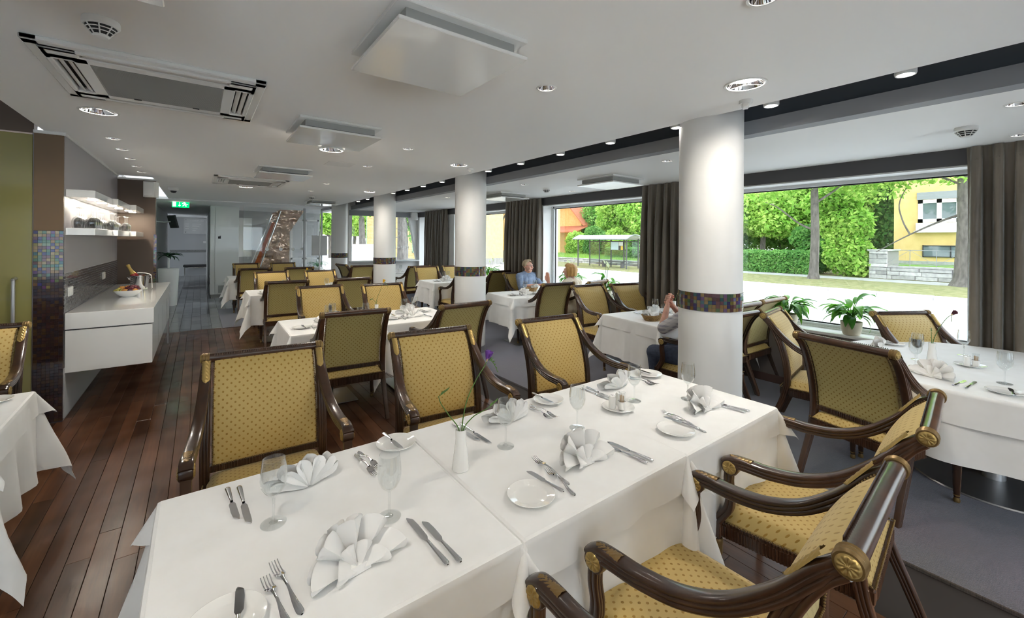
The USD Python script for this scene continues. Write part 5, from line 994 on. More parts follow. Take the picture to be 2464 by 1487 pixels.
N('denim_shirt', (.18, .24, .36), (.27, .34, .47), 22, .8, .1); N('cream_jacket', (.66, .58, .46), (.74, .66, .54), 14, .85, .1); N('black_skirt', (.014, .014, .016), (.03, .03, .03), 9, .8); N('jeans', (.03, .04, .07), (.05, .065, .105), 40, .85, .1); S('lip', (.40, .13, .11), .45); S('eye_white', (.75, .73, .70), .2); S('iris', (.05, .06, .07), .15); S('spectacle', (.06, .03, .035), .3)
M('plaid', {'t': ('texture_coordinate', {}), 'w': ('wave_texture', {'scale': 9, 'wave_type': 'bands', 'bands_direction': 'x'}), 'w2': ('wave_texture', {'scale': 9, 'wave_type': 'bands', 'bands_direction': 'z'}), 'a': ('math', {'math_type': 'add'}), 'r': ('rgb_ramp', {'ramp': [(.5, (.52, .50, .50)), (1.2, (.20, .19, .25))]}), 'p': ('principled_bsdf', {'roughness': .85}), 's': ('math', {'math_type': 'multiply', 'value2': .6})},
  [('t.object', 'w.vector'), ('t.object', 'w2.vector'), ('w.fac', 'a.value1'), ('w2.fac', 'a.value2'), ('a.value', 's.value1'), ('s.value', 'r.fac'), ('r.color', 'p.base_color')])
def person(label, loc, rz, shirt, legs, hair, hairstyle, head_turn, elbows, wrists, hands, glasses=False, k=1.0, lean=0.0, sleeve=1.0, male=False):
    """a seated figure facing +y with its hips over the origin, feet on the floor"""
    p = thing('person', label, 'person', loc, rz); V = lambda *a: np.array(a, float); sw = .20 if male else .172
    hip, waist, chest, neck = V(0, .02, .545), V(0, -.005 + lean * .4, .68), V(0, .01 + lean, .875), V(0, .012 + lean, .985)
    head = V(0, .035 + lean * 1.15, 1.105); sh = [V(s * sw, .005 + lean, .925) for s in (-1, 1)]
    el, wr = [V(*e) for e in elbows], [V(*w) for w in wrists]
    hp = [V(s * .09, .04, .535) for s in (-1, 1)]; kn = [V(s * .10, .45, .515) for s in (-1, 1)]; an = [V(s * .10, .40, .085) for s in (-1, 1)]
    torso = [((hip, .125), (waist, .112)), ((hp[0], .10), (hp[1], .10)), ((waist, .112), (chest, .112)), ((V(-.07, .02 + lean, .87), .088), (V(.07, .02 + lean, .87), .088)), ((sh[0], .052), (V(-.06, .01 + lean, .955), .052)), ((sh[1], .052), (V(.06, .01 + lean, .955), .052)), ((sh[0], .058), (waist + V(-.05, 0, 0), .085)), ((sh[1], .058), (waist + V(.05, 0, 0), .085))]
    arms = []; hb = []
    for i in (0, 1):
        arms += [((sh[i], .050), (el[i], .038)), ((el[i], .037), (wr[i], .024))]; hb += hand_bones(wr[i], *hands[i])
    leg = []
    for i in (0, 1): leg += [((hp[i], .088), (kn[i], .058)), ((kn[i], .056), (an[i], .036)), ((an[i], .036), (an[i] + V(0, .04, -.05), .032)), ((an[i] + V(0, .0, -.045), .034), (an[i] + V(0, .15, -.052), .028))]
    c, s_ = math.cos(head_turn), math.sin(head_turn); H = lambda x, y, z: head + V(c * x - s_ * y, s_ * x + c * y, z)
    fine = [((neck, .052), (head + V(0, -.01, -.07), .050))] + [((H(0, -.012, .025), .082), (H(0, .012, .012), .078)), ((H(0, .03, -.02), .062), (H(0, .050, -.080), .030)), ((H(-.028, .045, -.06), .028), (H(.028, .045, -.06), .028)), ((H(0, .088, .022), .009), (H(0, .106, -.014), .0125)), ((H(-.018, .080, .032), .015), (H(.018, .080, .032), .015)), ((H(0, .078, -.042), .018), (H(0, .083, -.048), .014)), ((H(-.077, -.005, .012), .013), (H(-.079, -.010, -.022), .009)), ((H(.077, -.005, .012), .013), (H(.079, -.010, -.022), .009)), ((H(-.038, .066, -.018), .022), (H(.038, .066, -.018), .022))]
    body = union_bones(torso + arms + leg + fine + hb, .012, 5)
    b = obj('body', body, 'skin', p, smooth=True)
    fat = lambda B, d: [((a, ra + d), (q, rb + d)) for (a, ra), (q, rb) in B]
    up = [((sh[i], .050), (sh[i] + (el[i] - sh[i]) * min(sleeve, 1), .050 - .012 * min(sleeve, 1))) for i in (0, 1)] + ([((el[i], .038), (el[i] + (wr[i] - el[i]) * (sleeve - 1), .030)) for i in (0, 1)] if sleeve > 1 else [])
    obj('shirt', union_bones(fat(torso, .014) + fat(up, .014), .016, 4), shirt, p, smooth=True)
    obj('collar', J(*[hullm([H0 + V(s * x, y, z) for x, y, z in ((.015, .060, -.03), (.070, .030, .0), (.072, -.02, .03), (.060, -.02, .045), (.018, .058, .0), (.045, .085, -.055))]) for s in (-1, 1) for H0 in (neck,)]), shirt, p, smooth=40)
    obj('skirt' if not male else 'trousers', union_bones(fat([((hip, .115), (V(0, .02, .52), .115)), ((hp[0], .10), (hp[1], .10))] + [((hp[i], .090), (kn[i], .060)) for i in (0, 1)] + [((kn[i], .056), (an[i], .040)) for i in (0, 1) if male], .013), .018, 4), legs, p, smooth=True)
    for i in (0, 1): obj('shoe', union_bones([((an[i] + V(0, .02, -.048), .037), (an[i] + V(0, .155, -.052), .032)), ((an[i] + V(0, -.03, -.045), .037), (an[i] + V(0, .05, -.045), .038))], .02, 2), 'black_leather', p, smooth=True)
    # hair: a cap with a wavy lower edge, open over the face
    na, nz = 48, 18; a = np.linspace(0, 2 * PI, na, endpoint=False); u = np.linspace(0, 1, nz); face = np.clip((np.cos(a - PI / 2) - .25) / .55, 0, 1)
    drop = {'short': .85 + 0 * a, 'bob': 1.32 + 0 * a, 'crop': .58 + .1 * np.cos(a + PI / 2)}[hairstyle] * (1 - .62 * face ** .7)
    ph = u[None] * drop[:, None] * PI * .62; R = .098 + .012 * np.sin(5 * a)[:, None] * u[None] * .4 + .006 * np.sin(11 * a + 1)[:, None] * u[None] + (.012 if hairstyle != 'crop' else 0) * np.sin(PI * u)[None]
    z = np.where(ph < PI / 2, np.cos(ph) * (R + .012), -(ph - PI / 2) * .088); rr = np.where(ph < PI / 2, np.sin(ph), 1 - .10 * np.clip(ph - PI / 2, 0, 3) ** 1.5 * (1.0 if hairstyle != 'bob' else .35)) * R
    Pq = np.stack([rr * np.cos(a)[:, None] * .96, rr * np.sin(a)[:, None] * 1.03 - .004, z + .018], -1); W = np.stack([c * Pq[..., 0] - s_ * Pq[..., 1], s_ * Pq[..., 0] + c * Pq[..., 1], Pq[..., 2]], -1) + head
    inn = head + (W - head) * .93; hs = J((surf(W, True)[0], surf(W, True)[1]), (surf(inn, True)[0], surf(inn, True)[1][:, ::-1]))
    obj('hair', hs, hair, p, smooth=True)
    for s in (-1, 1):
        e = trimesh.creation.icosphere(2, .0115); obj('eye', J((np.array(e.vertices) + H(s * .031, .0735, .018), np.array(e.faces))), 'eye_white', p, smooth=True); e = trimesh.creation.icosphere(1, .0052); obj('iris', (np.array(e.vertices) + H(s * .031, .0815, .018), np.array(e.faces)), 'iris', p, smooth=True)
        obj('brow', tube([H(s * .016, .086, .040), H(s * .032, .084, .045), H(s * .048, .072, .040)], [.003, .0035, .002], 6), hair, p)
    obj('mouth', tube([H(-.023, .083, -.050), H(-.010, .094, -.047), H(0, .0965, -.048), H(.010, .094, -.047), H(.023, .083, -.050)], [.002, .0045, .005, .0045, .002], 8), 'lip', p)
    if glasses:
        g = [tube([H(s * .033 + .021 * math.cos(q), .098 - .006 * abs(math.cos(q)), .018 + .017 * math.sin(q)) for q in np.linspace(0, 2 * PI, 25)], .0017, 6, False) for s in (-1, 1)] + [tube([H(-.012, .1, .02), H(.012, .1, .02)], .0016, 6)] + [tube([H(s * .054, .094, .02), H(s * .082, .04, .02), H(s * .084, -.02, .012)], .0016, 6) for s in (-1, 1)]
        obj('spectacles', J(*g), 'spectacle', p)
    return p
fwd, outL, outR, upv = (0, 1, 0), (-1, 0, 0), (1, 0, 0), (0, 0, 1)
person('seated woman in a blue shirt with short fair hair and glasses, arms on the table', (4.90, 6.17, 0), math.radians(180), 'denim_shirt', 'black_skirt', 'hair_grey_blond', 'short', .25, [(-.25, .16, .745), (.245, .19, .755)], [(-.10, .37, .795), (.06, .40, .795)], [((.75, .55, -.05), (.4, .6, .3), upv, .35), ((-.8, .5, -.05), (-.3, .7, .3), upv, .35)], True, lean=.03, sleeve=1.25)
person('seated woman with a blond bob seen from behind, cream jacket, one hand raised', (4.70, 4.72, 0), math.radians(14), 'cream_jacket', 'black_skirt', 'hair_blond', 'bob', .35, [(-.27, .12, .74), (.25, .10, .70)], [(-.25, .30, .93), (.12, .33, .79)], [((-.05, .12, 1), (.2, .9, 0), (-1, 0, .1), .15), ((-.7, .6, 0), (-.2, .7, .3), upv, .3)], False, lean=.02, sleeve=1.75)
person('man in a plaid shirt behind the nearest column, elbows on the table, hands folded', (3.70, 2.02, 0), math.radians(8), 'plaid', 'jeans', 'hair_brown', 'crop', .05, [(-.25, .30, .785), (.25, .29, .785)], [(-.075, .335, .965), (.05, .345, .965)], [((.5, .25, .45), (.0, -.3, 1), (-.4, .9, 0), .9), ((-.5, .25, .45), (.0, -.3, 1), (.4, .9, 0), .9)], False, lean=.10, sleeve=.95, male=True)
# ================================================================ plants
leaf('peace_lily', (.030, .125, .012), (.13, .33, .035), .25, .3, 3)
S('pot_cream', (.62, .56, .44), .45); N('soil', (.02, .014, .01), (.05, .035, .025), 60, .9)
def blade(L, w, droop, up0, n=9):
    """one broad leaf along +y on a stalk, arching over"""
    u = np.linspace(0, 1, n); th = up0 - droop * u; y = np.r_[0, np.cumsum(np.cos(th[:-1]) * L / (n - 1))]; z = np.r_[0, np.cumsum(np.sin(th[:-1]) * L / (n - 1))]
    W = w * np.sin(PI * np.clip(u, 0, 1) ** .8) ** .8 * (1 - .15 * u); W[-1] = .001
    P = np.stack([np.stack([s * W, y, z + abs(s) * W * .35 + .004 * np.sin(u * 9) * s], -1) for s in (-1, -.5, 0, .5, 1)], 1); return P
def lily(name, label, loc, nl, H, seed, group, pot=True, flowers=0, L=(.16, .24), wd=(.028, .04)):
    rg = np.random.RandomState(seed); p = thing(name, label, 'plant', loc, 0, group)
    if pot:
        obj('pot', lathe([(0, 0), (.062, 0), (.068, .004), (.084, .055), (.090, .128), (.090, .134), (.084, .134), (.080, .06), (0, .055)], 40), 'pot_cream', p, smooth=40); obj('soil', lathe([(0, .118), (.082, .118)], 24), 'soil', p)
    z0 = .12 if pot else .0
    for i in range(nl):
        a = i * 2.399 + rg.uniform(-.3, .3); q = rg.uniform(0, 1) ** .7; up = rg.uniform(.75, 1.35) - .55 * q; st = H * rg.uniform(.35, .8) * (1 - .25 * q); lean_ = .35 + .9 * q
        tip = np.array([math.sin(lean_ * .55) * st, math.cos(lean_ * .55) * st]); stalk = spline([(0, 0, 0), (0, tip[0] * .35, tip[1] * .6), (0, tip[0], tip[1])], 6)
        P = blade(rg.uniform(*L), rg.uniform(*wd), rg.uniform(.9, 1.9), up - lean_ * .5); P = P + np.array([0, tip[0], tip[1]])
        m = J(surf(P), tube(stalk, [.003] * 5 + [.002], 5)); m = tf(m, (0, 0, z0), rz=a)
        obj('leaf', m, 'peace_lily', p, smooth=True, tone=np.full(len(m[0]), rg.rand()))
    for i in range(flowers):
        a = rg.uniform(0, 6.28); h = H * rg.uniform(1.1, 1.4); q = spline([(0, 0, z0), (.02 * math.cos(a), .02 * math.sin(a), z0 + h * .6), (.06 * math.cos(a), .06 * math.sin(a), z0 + h)], 10)
        fl = obj('flower_stalk', tube(q, .0022, 6), 'stem_green', p); P = blade(.075, .022, .6, 1.2, 7) + q[-1]; obj('spathe', surf(P), 'spathe', fl, smooth=True)
    return p
leaf('spathe', (.55, .62, .35), (.72, .76, .60), .3, .5)
G = 'potted peace lilies on the window sill'
lily('potted_plant', 'potted leafy plant on the right window sill, nearer the column', (5.26, 1.93, .662), 44, .26, 1, G); lily('potted_plant', 'potted leafy plant on the right window sill, nearer the curtain', (5.26, 1.37, .662), 46, .28, 2, G)
lily('potted_plant', 'tall flowering plant on the sill behind the bread basket table', (5.27, 4.55, .662), 30, .34, 3, G, flowers=4); lily('potted_plant', 'flowering plant on the sill beside the blond woman', (5.27, 5.35, .662), 28, .32, 4, G, flowers=3); lily('potted_plant', 'low plant on the sill left of the woman in blue', (5.27, 7.9, .662), 26, .26, 5, G, flowers=2)
leaf('spider_green', (.06, .20, .10), (.22, .42, .25), .3, .4)
def arching(name, label, loc, nl, L, w, seed, mat_='spider_green', pot=None, up=(.9, 1.4), droop=(1.4, 2.4)):
    rg = np.random.RandomState(seed); p = thing(name, label, 'plant', loc)
    for i in range(nl):
        m = tf(surf(blade(L * rg.uniform(.7, 1.1), w, rg.uniform(*droop), rg.uniform(*up), 10)), (0, 0, 0), rz=i * 2.399); obj('leaf', m, mat_, p, smooth=True, tone=np.full(len(m[0]), rg.rand()))
    if pot: obj('pot', pot, 'white_plastic', p, smooth=40)
    return p
arching('spider_plant', 'arching spider plant behind the glass beside the far column', (2.75, 13.05, .78), 34, .36, .011, 6, pot=lathe([(0, -.78), (.10, -.78), (.15, -.02), (.14, 0), (0, -.02)], 28))
S('palm_dark', (.012, .045, .016), .35)
arching('lobby_plant', 'dark green plant leaning out behind the mosaic edged wall', (-.56, 12.8, 1.12), 24, .34, .034, 8, 'palm_dark', lathe([(0, -1.12), (.16, -1.12), (.20, -.25), (.18, -.24), (.02, -.25), (.02, 0), (0, 0)], 28), (.5, 1.2), (1.2, 2.0))
# ================================================================ the street outside
GZ = -.35
N('asphalt', (.42, .42, .42), (.52, .52, .51), 6, .9, .1); N('pavement', (.34, .34, .36), (.42, .42, .43), 3, .9, .1); N('verge_soil', (.15, .17, .055), (.30, .28, .14), 3.0, .95, .2); N('kerb_stone', (.44, .43, .44), (.54, .53, .53), 5, .85, .1); N('lawn_green', (.10, .26, .03), (.20, .40, .06), 4, .9, .2)
struct('road', box(8.2, 20.15, -30, 60, GZ - .2, GZ), 'asphalt'); struct('pavement_near', box(5.6, 8.2, -30, 60, GZ - .2, GZ + .1), 'pavement'); struct('pavement_near_end', box(-6, 5.6, 16.2, 60, GZ - .2, GZ + .02), 'asphalt')
struct('pavement_far', box(27.2, 29.4, -30, 60, GZ - .2, GZ + .02), 'pavement'); struct('ground', J(box(29.4, 90, -40, 75, GZ - .3, GZ), box(-6, 29.4, 60, 90, GZ - .3, GZ)), 'verge_soil'); struct('verge', box(20.45, 27.2, -30, 60, GZ - .2, GZ + .03), 'verge_soil')
kb = thing('street_kerb', 'pale stone kerb along the far side of the street', 'kerb', (0, 0, 0))
for i, y in enumerate(np.arange(-6, 44, 1.5)): obj('kerb_stone', tbox(20.12, 20.45, y, y + 1.49, GZ - .1, GZ + .14 + nr.uniform(-.005, .005), .02), 'kerb_stone', kb, smooth=False)
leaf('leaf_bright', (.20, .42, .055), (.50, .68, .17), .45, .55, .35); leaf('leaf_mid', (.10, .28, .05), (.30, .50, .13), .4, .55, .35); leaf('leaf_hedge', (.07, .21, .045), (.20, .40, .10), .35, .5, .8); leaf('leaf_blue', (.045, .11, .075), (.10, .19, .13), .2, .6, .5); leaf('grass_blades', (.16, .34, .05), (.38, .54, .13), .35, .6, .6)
N('bark', (.085, .075, .068), (.19, .17, .155), 9, .9, .6, (1, 1, .35))
def leafcloud(n, blobs, size, seed, up=.35):
    rg = np.random.RandomState(seed); B = np.array(blobs, float); w = B[:, 3] * B[:, 4] * B[:, 5]; k = rg.choice(len(B), n, p=w / w.sum())
    d = rg.normal(0, 1, (n, 3)); d /= np.linalg.norm(d, axis=1, keepdims=True); r = rg.uniform(.12, 1, n) ** .42
    lump = .80 + .38 * meshkit.fbm(d * 2.3 + B[k, :3] * .7 + seed, 3, seed)
    c = B[k, :3] + d * (r * lump)[:, None] * B[k, 3:6]
    nrm = d * .6 + rg.normal(0, .7, (n, 3)) + np.array([0, 0, up]); nrm /= np.linalg.norm(nrm, axis=1, keepdims=True)
    a = np.cross(nrm, rg.normal(0, 1, (n, 3))); a /= np.linalg.norm(a, axis=1, keepdims=True); b = np.cross(nrm, a); s = size * rg.uniform(.6, 1.25, (n, 1))
    P = np.stack([c + a * s, c + b * s * .55 + nrm * s * .18, c - a * s * .8, c - b * s * .55 + nrm * s * .18], 1)
    f = np.arange(n)[:, None] * 4; F = np.vstack([np.hstack([f, f + 1, f + 2]), np.hstack([f, f + 2, f + 3])])
    return (P.reshape(-1, 3), F), np.repeat(rg.rand(n), 4)
def crown(p, n, blobs, size, seed, mat_):
    m, t = leafcloud(n, blobs, size, seed); return obj('foliage', m, mat_, p, smooth=False, tone=t, kind='stuff')
def limb(pts, r0, r1, n=14): return tube(spline(pts, n), np.linspace(r0, r1, n), 9)
def tree(label, loc, H, r, blobs, n, size, seed, mat_, branches=(), lean=(0, 0)):
    t = thing('street_tree', label, 'tree', loc); top = (lean[0], lean[1], H)
    z = np.array([0, .12, .5, 1.5, H * .5, H]); rr = r * np.array([1.55, 1.25, 1.05, 1.0, .85, .5]); zz = np.linspace(0, H, 26)
    q = np.c_[lean[0] * (zz / H) ** 1.4 + .04 * np.sin(zz * 1.3), lean[1] * (zz / H) ** 1.4 + .03 * np.cos(zz * 1.1), zz]
    obj('trunk', tube(q, np.interp(zz, z, rr), 14), 'bark', t)
    for b in branches: obj('branch', limb(b[0], b[1], b[1] * .35), 'bark', t)
    if n: crown(t, n, blobs, size, seed, mat_)
    return t
tree('street tree with a straight grey trunk outside the right window', (26.2, 8.42, GZ), 9, .20, [(0, 0, 7.2, 3.4, 3.6, 2.2), (-.5, 1.8, 5.0, 1.4, 1.8, .9), (.5, -1.6, 5.4, 1.6, 1.9, .9)], 9000, .15, 1, 'leaf_bright', [(((0, 0, 2.6), (.2, .8, 3.0), (.1, 1.8, 3.9), (.3, 2.6, 4.3)), .06), (((0, 0, 4), (.3, -1.2, 5), (.2, -2.2, 6)), .06)])
tree('thick street tree with rough grey trunk beside the right curtain', (27.5, 3.05, GZ), 8, .36, [(0, 1.4, 6.4, 2.6, 3.6, 1.8), (.2, 3.2, 4.9, 1.2, 1.5, .9)], 4200, .14, 2, 'leaf_bright', [(((0, .1, 3.3), (.2, 1.0, 2.9), (.3, 2.1, 2.25), (.4, 3.2, 1.5)), .055), (((.25, 1.9, 2.35), (.3, 2.2, 3.1), (.3, 2.3, 4.0), (.3, 1.8, 5.2)), .04), (((0, 0, 4.5), (.1, 1.2, 5.2), (.2, 2.6, 5.6)), .06)])
tree('forked street tree before the yellow wooden house', (21.4, 31.05, GZ), 6.2, .34, [(0, .5, 6.6, 2.2, 2.6, 1.2), (.3, -2.2, 5.0, 1.0, 1.1, .9)], 2600, .18, 3, 'leaf_bright', [(((0, 0, 2.2), (.1, .9, 3.6), (.1, 2.2, 5.4)), .15), (((0, 0, 2.6), (0, -.8, 3.7), (.1, -1.7, 4.8)), .12)])
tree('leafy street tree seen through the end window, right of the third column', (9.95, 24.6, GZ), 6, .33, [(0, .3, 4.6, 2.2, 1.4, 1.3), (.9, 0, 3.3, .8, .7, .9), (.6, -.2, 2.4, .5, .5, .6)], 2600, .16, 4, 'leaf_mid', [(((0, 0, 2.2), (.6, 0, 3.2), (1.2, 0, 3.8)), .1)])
tree('slim street tree seen through the end window between the two far columns', (9.55, 31.2, GZ), 6, .24, [(-.6, 0, 5.0, 2.4, 1.6, 1.6)], 1600, .18, 5, 'leaf_bright')
# park of taller trees behind, each from one of two crowns
pk = thing('park_tree', '', 'tree'); obj('trunk', tube(np.c_[.1 * np.sin(np.linspace(0, 3, 12)), .1 * np.cos(np.linspace(0, 3, 12)), np.linspace(0, 6, 12)], np.linspace(.22, .10, 12), 10), 'bark', pk)
for b in (((0, 0, 2), (.8, .6, 3), (1.7, 1.2, 4.2)), ((0, 0, 2.6), (-.5, 1, 3.6), (-.9, 2, 4.6)), ((0, 0, 3), (.2, -1.2, 4), (.3, -2, 5.2))): obj('branch', limb(b, .08, .03), 'bark', pk)
crown(pk, 15000, [(0, 0, 5.0, 2.9, 3.0, 2.6), (1.2, 1.0, 3.6, 1.6, 1.7, 1.3), (-1.1, -1.2, 3.4, 1.7, 1.6, 1.3), (.4, -1.6, 6.6, 1.8, 1.8, 1.5), (-.6, 1.7, 6.2, 1.8, 1.8, 1.6)], .17, 21, 'leaf_bright')
pk2 = thing('park_tree', '', 'tree'); obj('trunk', tube(np.c_[.1 * np.sin(np.linspace(0, 2, 12)), np.linspace(0, .3, 12), np.linspace(0, 6, 12)], np.linspace(.2, .10, 12), 10), 'bark', pk2)
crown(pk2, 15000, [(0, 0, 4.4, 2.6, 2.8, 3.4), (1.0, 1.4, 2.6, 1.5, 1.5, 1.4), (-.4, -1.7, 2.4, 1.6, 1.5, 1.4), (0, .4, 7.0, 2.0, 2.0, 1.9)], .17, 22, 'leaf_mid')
PK = [Kind(pk), Kind(pk2)]
for i, (x, y, k, rz, l) in enumerate(((34, 14.2, 0, 0, 'bright green park tree at the left of the right window'), (35.5, 18.5, 1, 1, 'park tree beside the nearest column'), (37, 11.2, 0, 2.2, 'park tree behind the straight street tree'), (39.5, 15, 1, .5, 'darker park tree behind the hedge'), (40, 8.6, 1, 2.8, 'dark park tree left of the yellow house'), (33, 23.5, 0, 3.0, 'tall bright tree above the bus shelter roof'), (34.5, 27.4, 0, 1.2, 'bright tree left above the bus shelter'), (36, 21, 1, 4, 'tree right behind the bus shelter'), (44, 19, 0, 1.5, 'distant park tree behind the column'), (45, 12, 0, 5.2, 'distant park tree over the hedge'), (46, 25, 1, 3.3, 'distant tree above the shelter'), (47, 32, 0, .7, 'distant tree left of the shelter'), (43, 38, 1, 2.0, 'distant tree behind the orange roof'), (14.5, 50, 0, 1.0, 'round green tree in the end window left of its trunk'), (11.2, 47, 0, 2.4, 'large green tree filling the left of the end window'), (50, 5, 1, 0, 'distant tree behind the yellow house'), (31, 52, 1, 1.3, 'tree at the far end of the street'), (38, 33.5, 1, 5.0, 'tree between the orange roof and the shelter'))):
    PK[k].put((x, y, GZ), rz, l, 'park trees across the street')
tr = thing('spruce', 'blue green spruce beside the orange roof', 'tree', (41, 36.2, GZ)); obj('trunk', tube([(0, 0, 0), (0, 0, 9)], [.2, .03], 8), 'bark', tr); crown(tr, 5000, [(0, 0, 1.5 + k * 1.1, 2.4 - k * .3, 2.4 - k * .3, .7) for k in range(7)], .2, 31, 'leaf_blue')
# hedge, shrubs, grass
hg = thing('clipped_hedge', 'long clipped green hedge along the pavement, left of the straight trunk', 'hedge', (29.9, 17.6, GZ))
rg = np.random.RandomState(5); nL = 26000; side = rg.randint(0, 3, nL); hx, hy, hz = .55, 7.9, 1.32
c = np.stack([rg.uniform(-hx, hx, nL), rg.uniform(-hy, hy, nL), rg.uniform(.02, hz, nL)], -1); c[side == 0, 0] = -hx + rg.normal(0, .05, (side == 0).sum()); c[side == 1, 2] = hz + rg.normal(0, .05, (side == 1).sum()); nz_ = meshkit.fbm(c * np.array([1, 1.6, 2.2]), 3, 3) - .5; c[:, 0] -= nz_ * .22 * (side == 0); c[:, 2] += nz_ * .16 * (side == 1)
nrm = rg.normal(0, .6, (nL, 3)) + np.array([-.7, 0, .5]); nrm /= np.linalg.norm(nrm, axis=1, keepdims=True); a_ = np.cross(nrm, rg.normal(0, 1, (nL, 3))); a_ /= np.linalg.norm(a_, axis=1, keepdims=True); b_ = np.cross(nrm, a_); s_ = .085 * rg.uniform(.7, 1.3, (nL, 1))
Pq = np.stack([c + a_ * s_, c + b_ * s_ * .6, c - a_ * s_, c - b_ * s_ * .6], 1); f_ = np.arange(nL)[:, None] * 4
obj('foliage', (Pq.reshape(-1, 3), np.vstack([np.hstack([f_, f_ + 1, f_ + 2]), np.hstack([f_, f_ + 2, f_ + 3])])), 'leaf_hedge', hg, smooth=False, tone=np.repeat(rg.rand(nL), 4), kind='stuff')
obj('twigs', J(*[limb([(0, y, 0), (.1 * math.sin(y * 9), y + .1, .6), (.2 * math.sin(y * 5), y - .05, 1.2)], .03, .01, 6) for y in np.arange(-7.6, 7.8, .5)]), 'bark', hg, kind='stuff')
def shrub(label, loc, blobs, n, size, seed, mat_, group='shrubs across the street'):
    s = thing('shrub', label, 'shrub', loc, 0, group); rg = np.random.RandomState(seed); obj('stems', J(*[limb([(0, 0, 0), (b[0] * .5, b[1] * .5, b[2] * .6), (b[0], b[1], b[2])], .04, .012, 8) for b in blobs]), 'bark', s); crown(s, n, blobs, size, seed, mat_); return s
shrub('broad maple bush between the straight trunk and the stone pillar', (30.4, 8.1, GZ), [(0, 0, 1.4, 1.1, 1.25, 1.3), (.2, .2, 3.0, 1.2, 1.4, 1.3), (.0, -.5, .7, .9, .8, .75), (.4, .9, 4.4, 1.2, 1.5, 1.2)], 11000, .15, 41, 'leaf_bright')
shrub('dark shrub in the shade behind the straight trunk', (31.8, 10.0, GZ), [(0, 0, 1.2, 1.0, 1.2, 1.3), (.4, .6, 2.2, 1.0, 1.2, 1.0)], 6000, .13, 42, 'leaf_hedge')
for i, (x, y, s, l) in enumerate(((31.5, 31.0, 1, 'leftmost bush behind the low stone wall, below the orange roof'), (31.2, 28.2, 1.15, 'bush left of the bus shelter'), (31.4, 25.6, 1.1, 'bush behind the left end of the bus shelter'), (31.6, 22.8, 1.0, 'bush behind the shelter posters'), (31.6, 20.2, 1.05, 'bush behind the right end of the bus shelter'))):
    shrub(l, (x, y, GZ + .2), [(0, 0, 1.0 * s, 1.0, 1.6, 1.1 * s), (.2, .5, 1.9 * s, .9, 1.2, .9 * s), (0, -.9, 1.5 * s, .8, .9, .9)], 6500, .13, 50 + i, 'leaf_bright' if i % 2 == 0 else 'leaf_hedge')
gb = np.random.RandomState(9); nG = 16000; gx = gb.uniform(27.6, 31, nG); gy = gb.uniform(16, 40, nG); gz = GZ + .22 + .10 * (gx - 27.6); hgt = gb.uniform(.12, .34, nG); an = gb.uniform(0, 6.28, nG)
Pg = np.stack([np.stack([gx - .02 * np.cos(an), gy - .02 * np.sin(an), gz], -1), np.stack([gx + .02 * np.cos(an), gy + .02 * np.sin(an), gz], -1), np.stack([gx + .12 * np.sin(an), gy + .1 * np.cos(an), gz + hgt], -1)], 1)
q = obj('tall_grass', (Pg.reshape(-1, 3), np.arange(nG * 3).reshape(-1, 3)), 'grass_blades', smooth=False, tone=np.repeat(gb.rand(nG), 3)); props(q, 'tall green grass on the bank behind the bus shelter', 'grass', None, 'stuff')
struct('ground_bank', hullm([(27.3, 16, GZ), (27.3, 42, GZ), (27.5, 16, GZ + .2), (27.5, 42, GZ + .2), (31.2, 16, GZ + .58), (31.2, 42, GZ + .58), (34, 16, GZ), (34, 42, GZ)]), 'lawn_green')
# ---- masonry
N('pale_stone', (.42, .41, .42), (.60, .59, .58), 6, .85, .35, island=True)
def stones(parent, y0, y1, z0, z1, x, course, lens, seed, depth=.16, faces='x'):
    rg = np.random.RandomState(seed); z = z0; n = 0
    while z < z1 - .02:
        h = min(course * rg.uniform(.85, 1.15), z1 - z); h = z1 - z if z1 - z - h < .05 else h; y = y0
        while y < y1 - .01:
            L = min(rg.uniform(*lens), y1 - y); L = y1 - y if y1 - y - L < .12 else L; d = rg.uniform(-.02, .025); g = .008
            e = [(x - .035 - d + rg.uniform(-.012, .012), y + g + .03, z + g + .02), (x - .035 - d, y + L - g - .03, z + g + .02), (x - .035 - d, y + g + .03, z + h - g - .02), (x - .035 - d + rg.uniform(-.012, .012), y + L - g - .03, z + h - g - .02)]
            obj('stone', hullm(e + [(xx, yy, q) for xx in (x, x + depth) for yy in (y + g, y + L - g) for q in (z + g, z + h - g)]), 'pale_stone', parent, smooth=False); y += L; n += 1
        z += h
sw_ = thing('stone_garden_wall', 'pale stone garden wall with a taller end pillar before the yellow house', 'wall', (0, 0, 0))
S('joint_grey', (.22, .215, .21), .9)
obj('core', J(box(30.10, 32.6, 6.3, 7.03, GZ, 1.16), box(30.10, 30.5, -4, 6.3, GZ, .30)), 'joint_grey', sw_, smooth=False)
stones(sw_, 6.28, 7.05, GZ, 1.16, 30.0, .23, (.38, .8), 1); stones(sw_, -1.5, 6.28, GZ, .28, 30.0, .22, (.6, 1.3), 2)
obj('coping', cbox(29.92, 32.7, 6.22, 7.12, 1.16, 1.25, .02), 'pale_stone', sw_, smooth=False); obj('coping', cbox(29.94, 30.55, -4, 6.24, .28, .37, .02), 'pale_stone', sw_, smooth=False)
struct('ground_lawn', box(30.5, 36, -6, 6.9, GZ, .30), 'lawn_green')
rl = thing('garden_railing', 'thin grey metal railing on the low stone wall', 'railing', (30.25, 0, .36)); obj('rail', J(tube([(0, -3.8, .86), (0, 6.1, .86)], .016, 6), tube([(0, -3.8, .10), (0, 6.1, .10)], .014, 6)), 'soffit_grey', rl)
for y in np.arange(-3.6, 6.2, 1.0): obj('post', tube([(0, y, 0), (0, y, .88)], .014, 6), 'soffit_grey', rl)
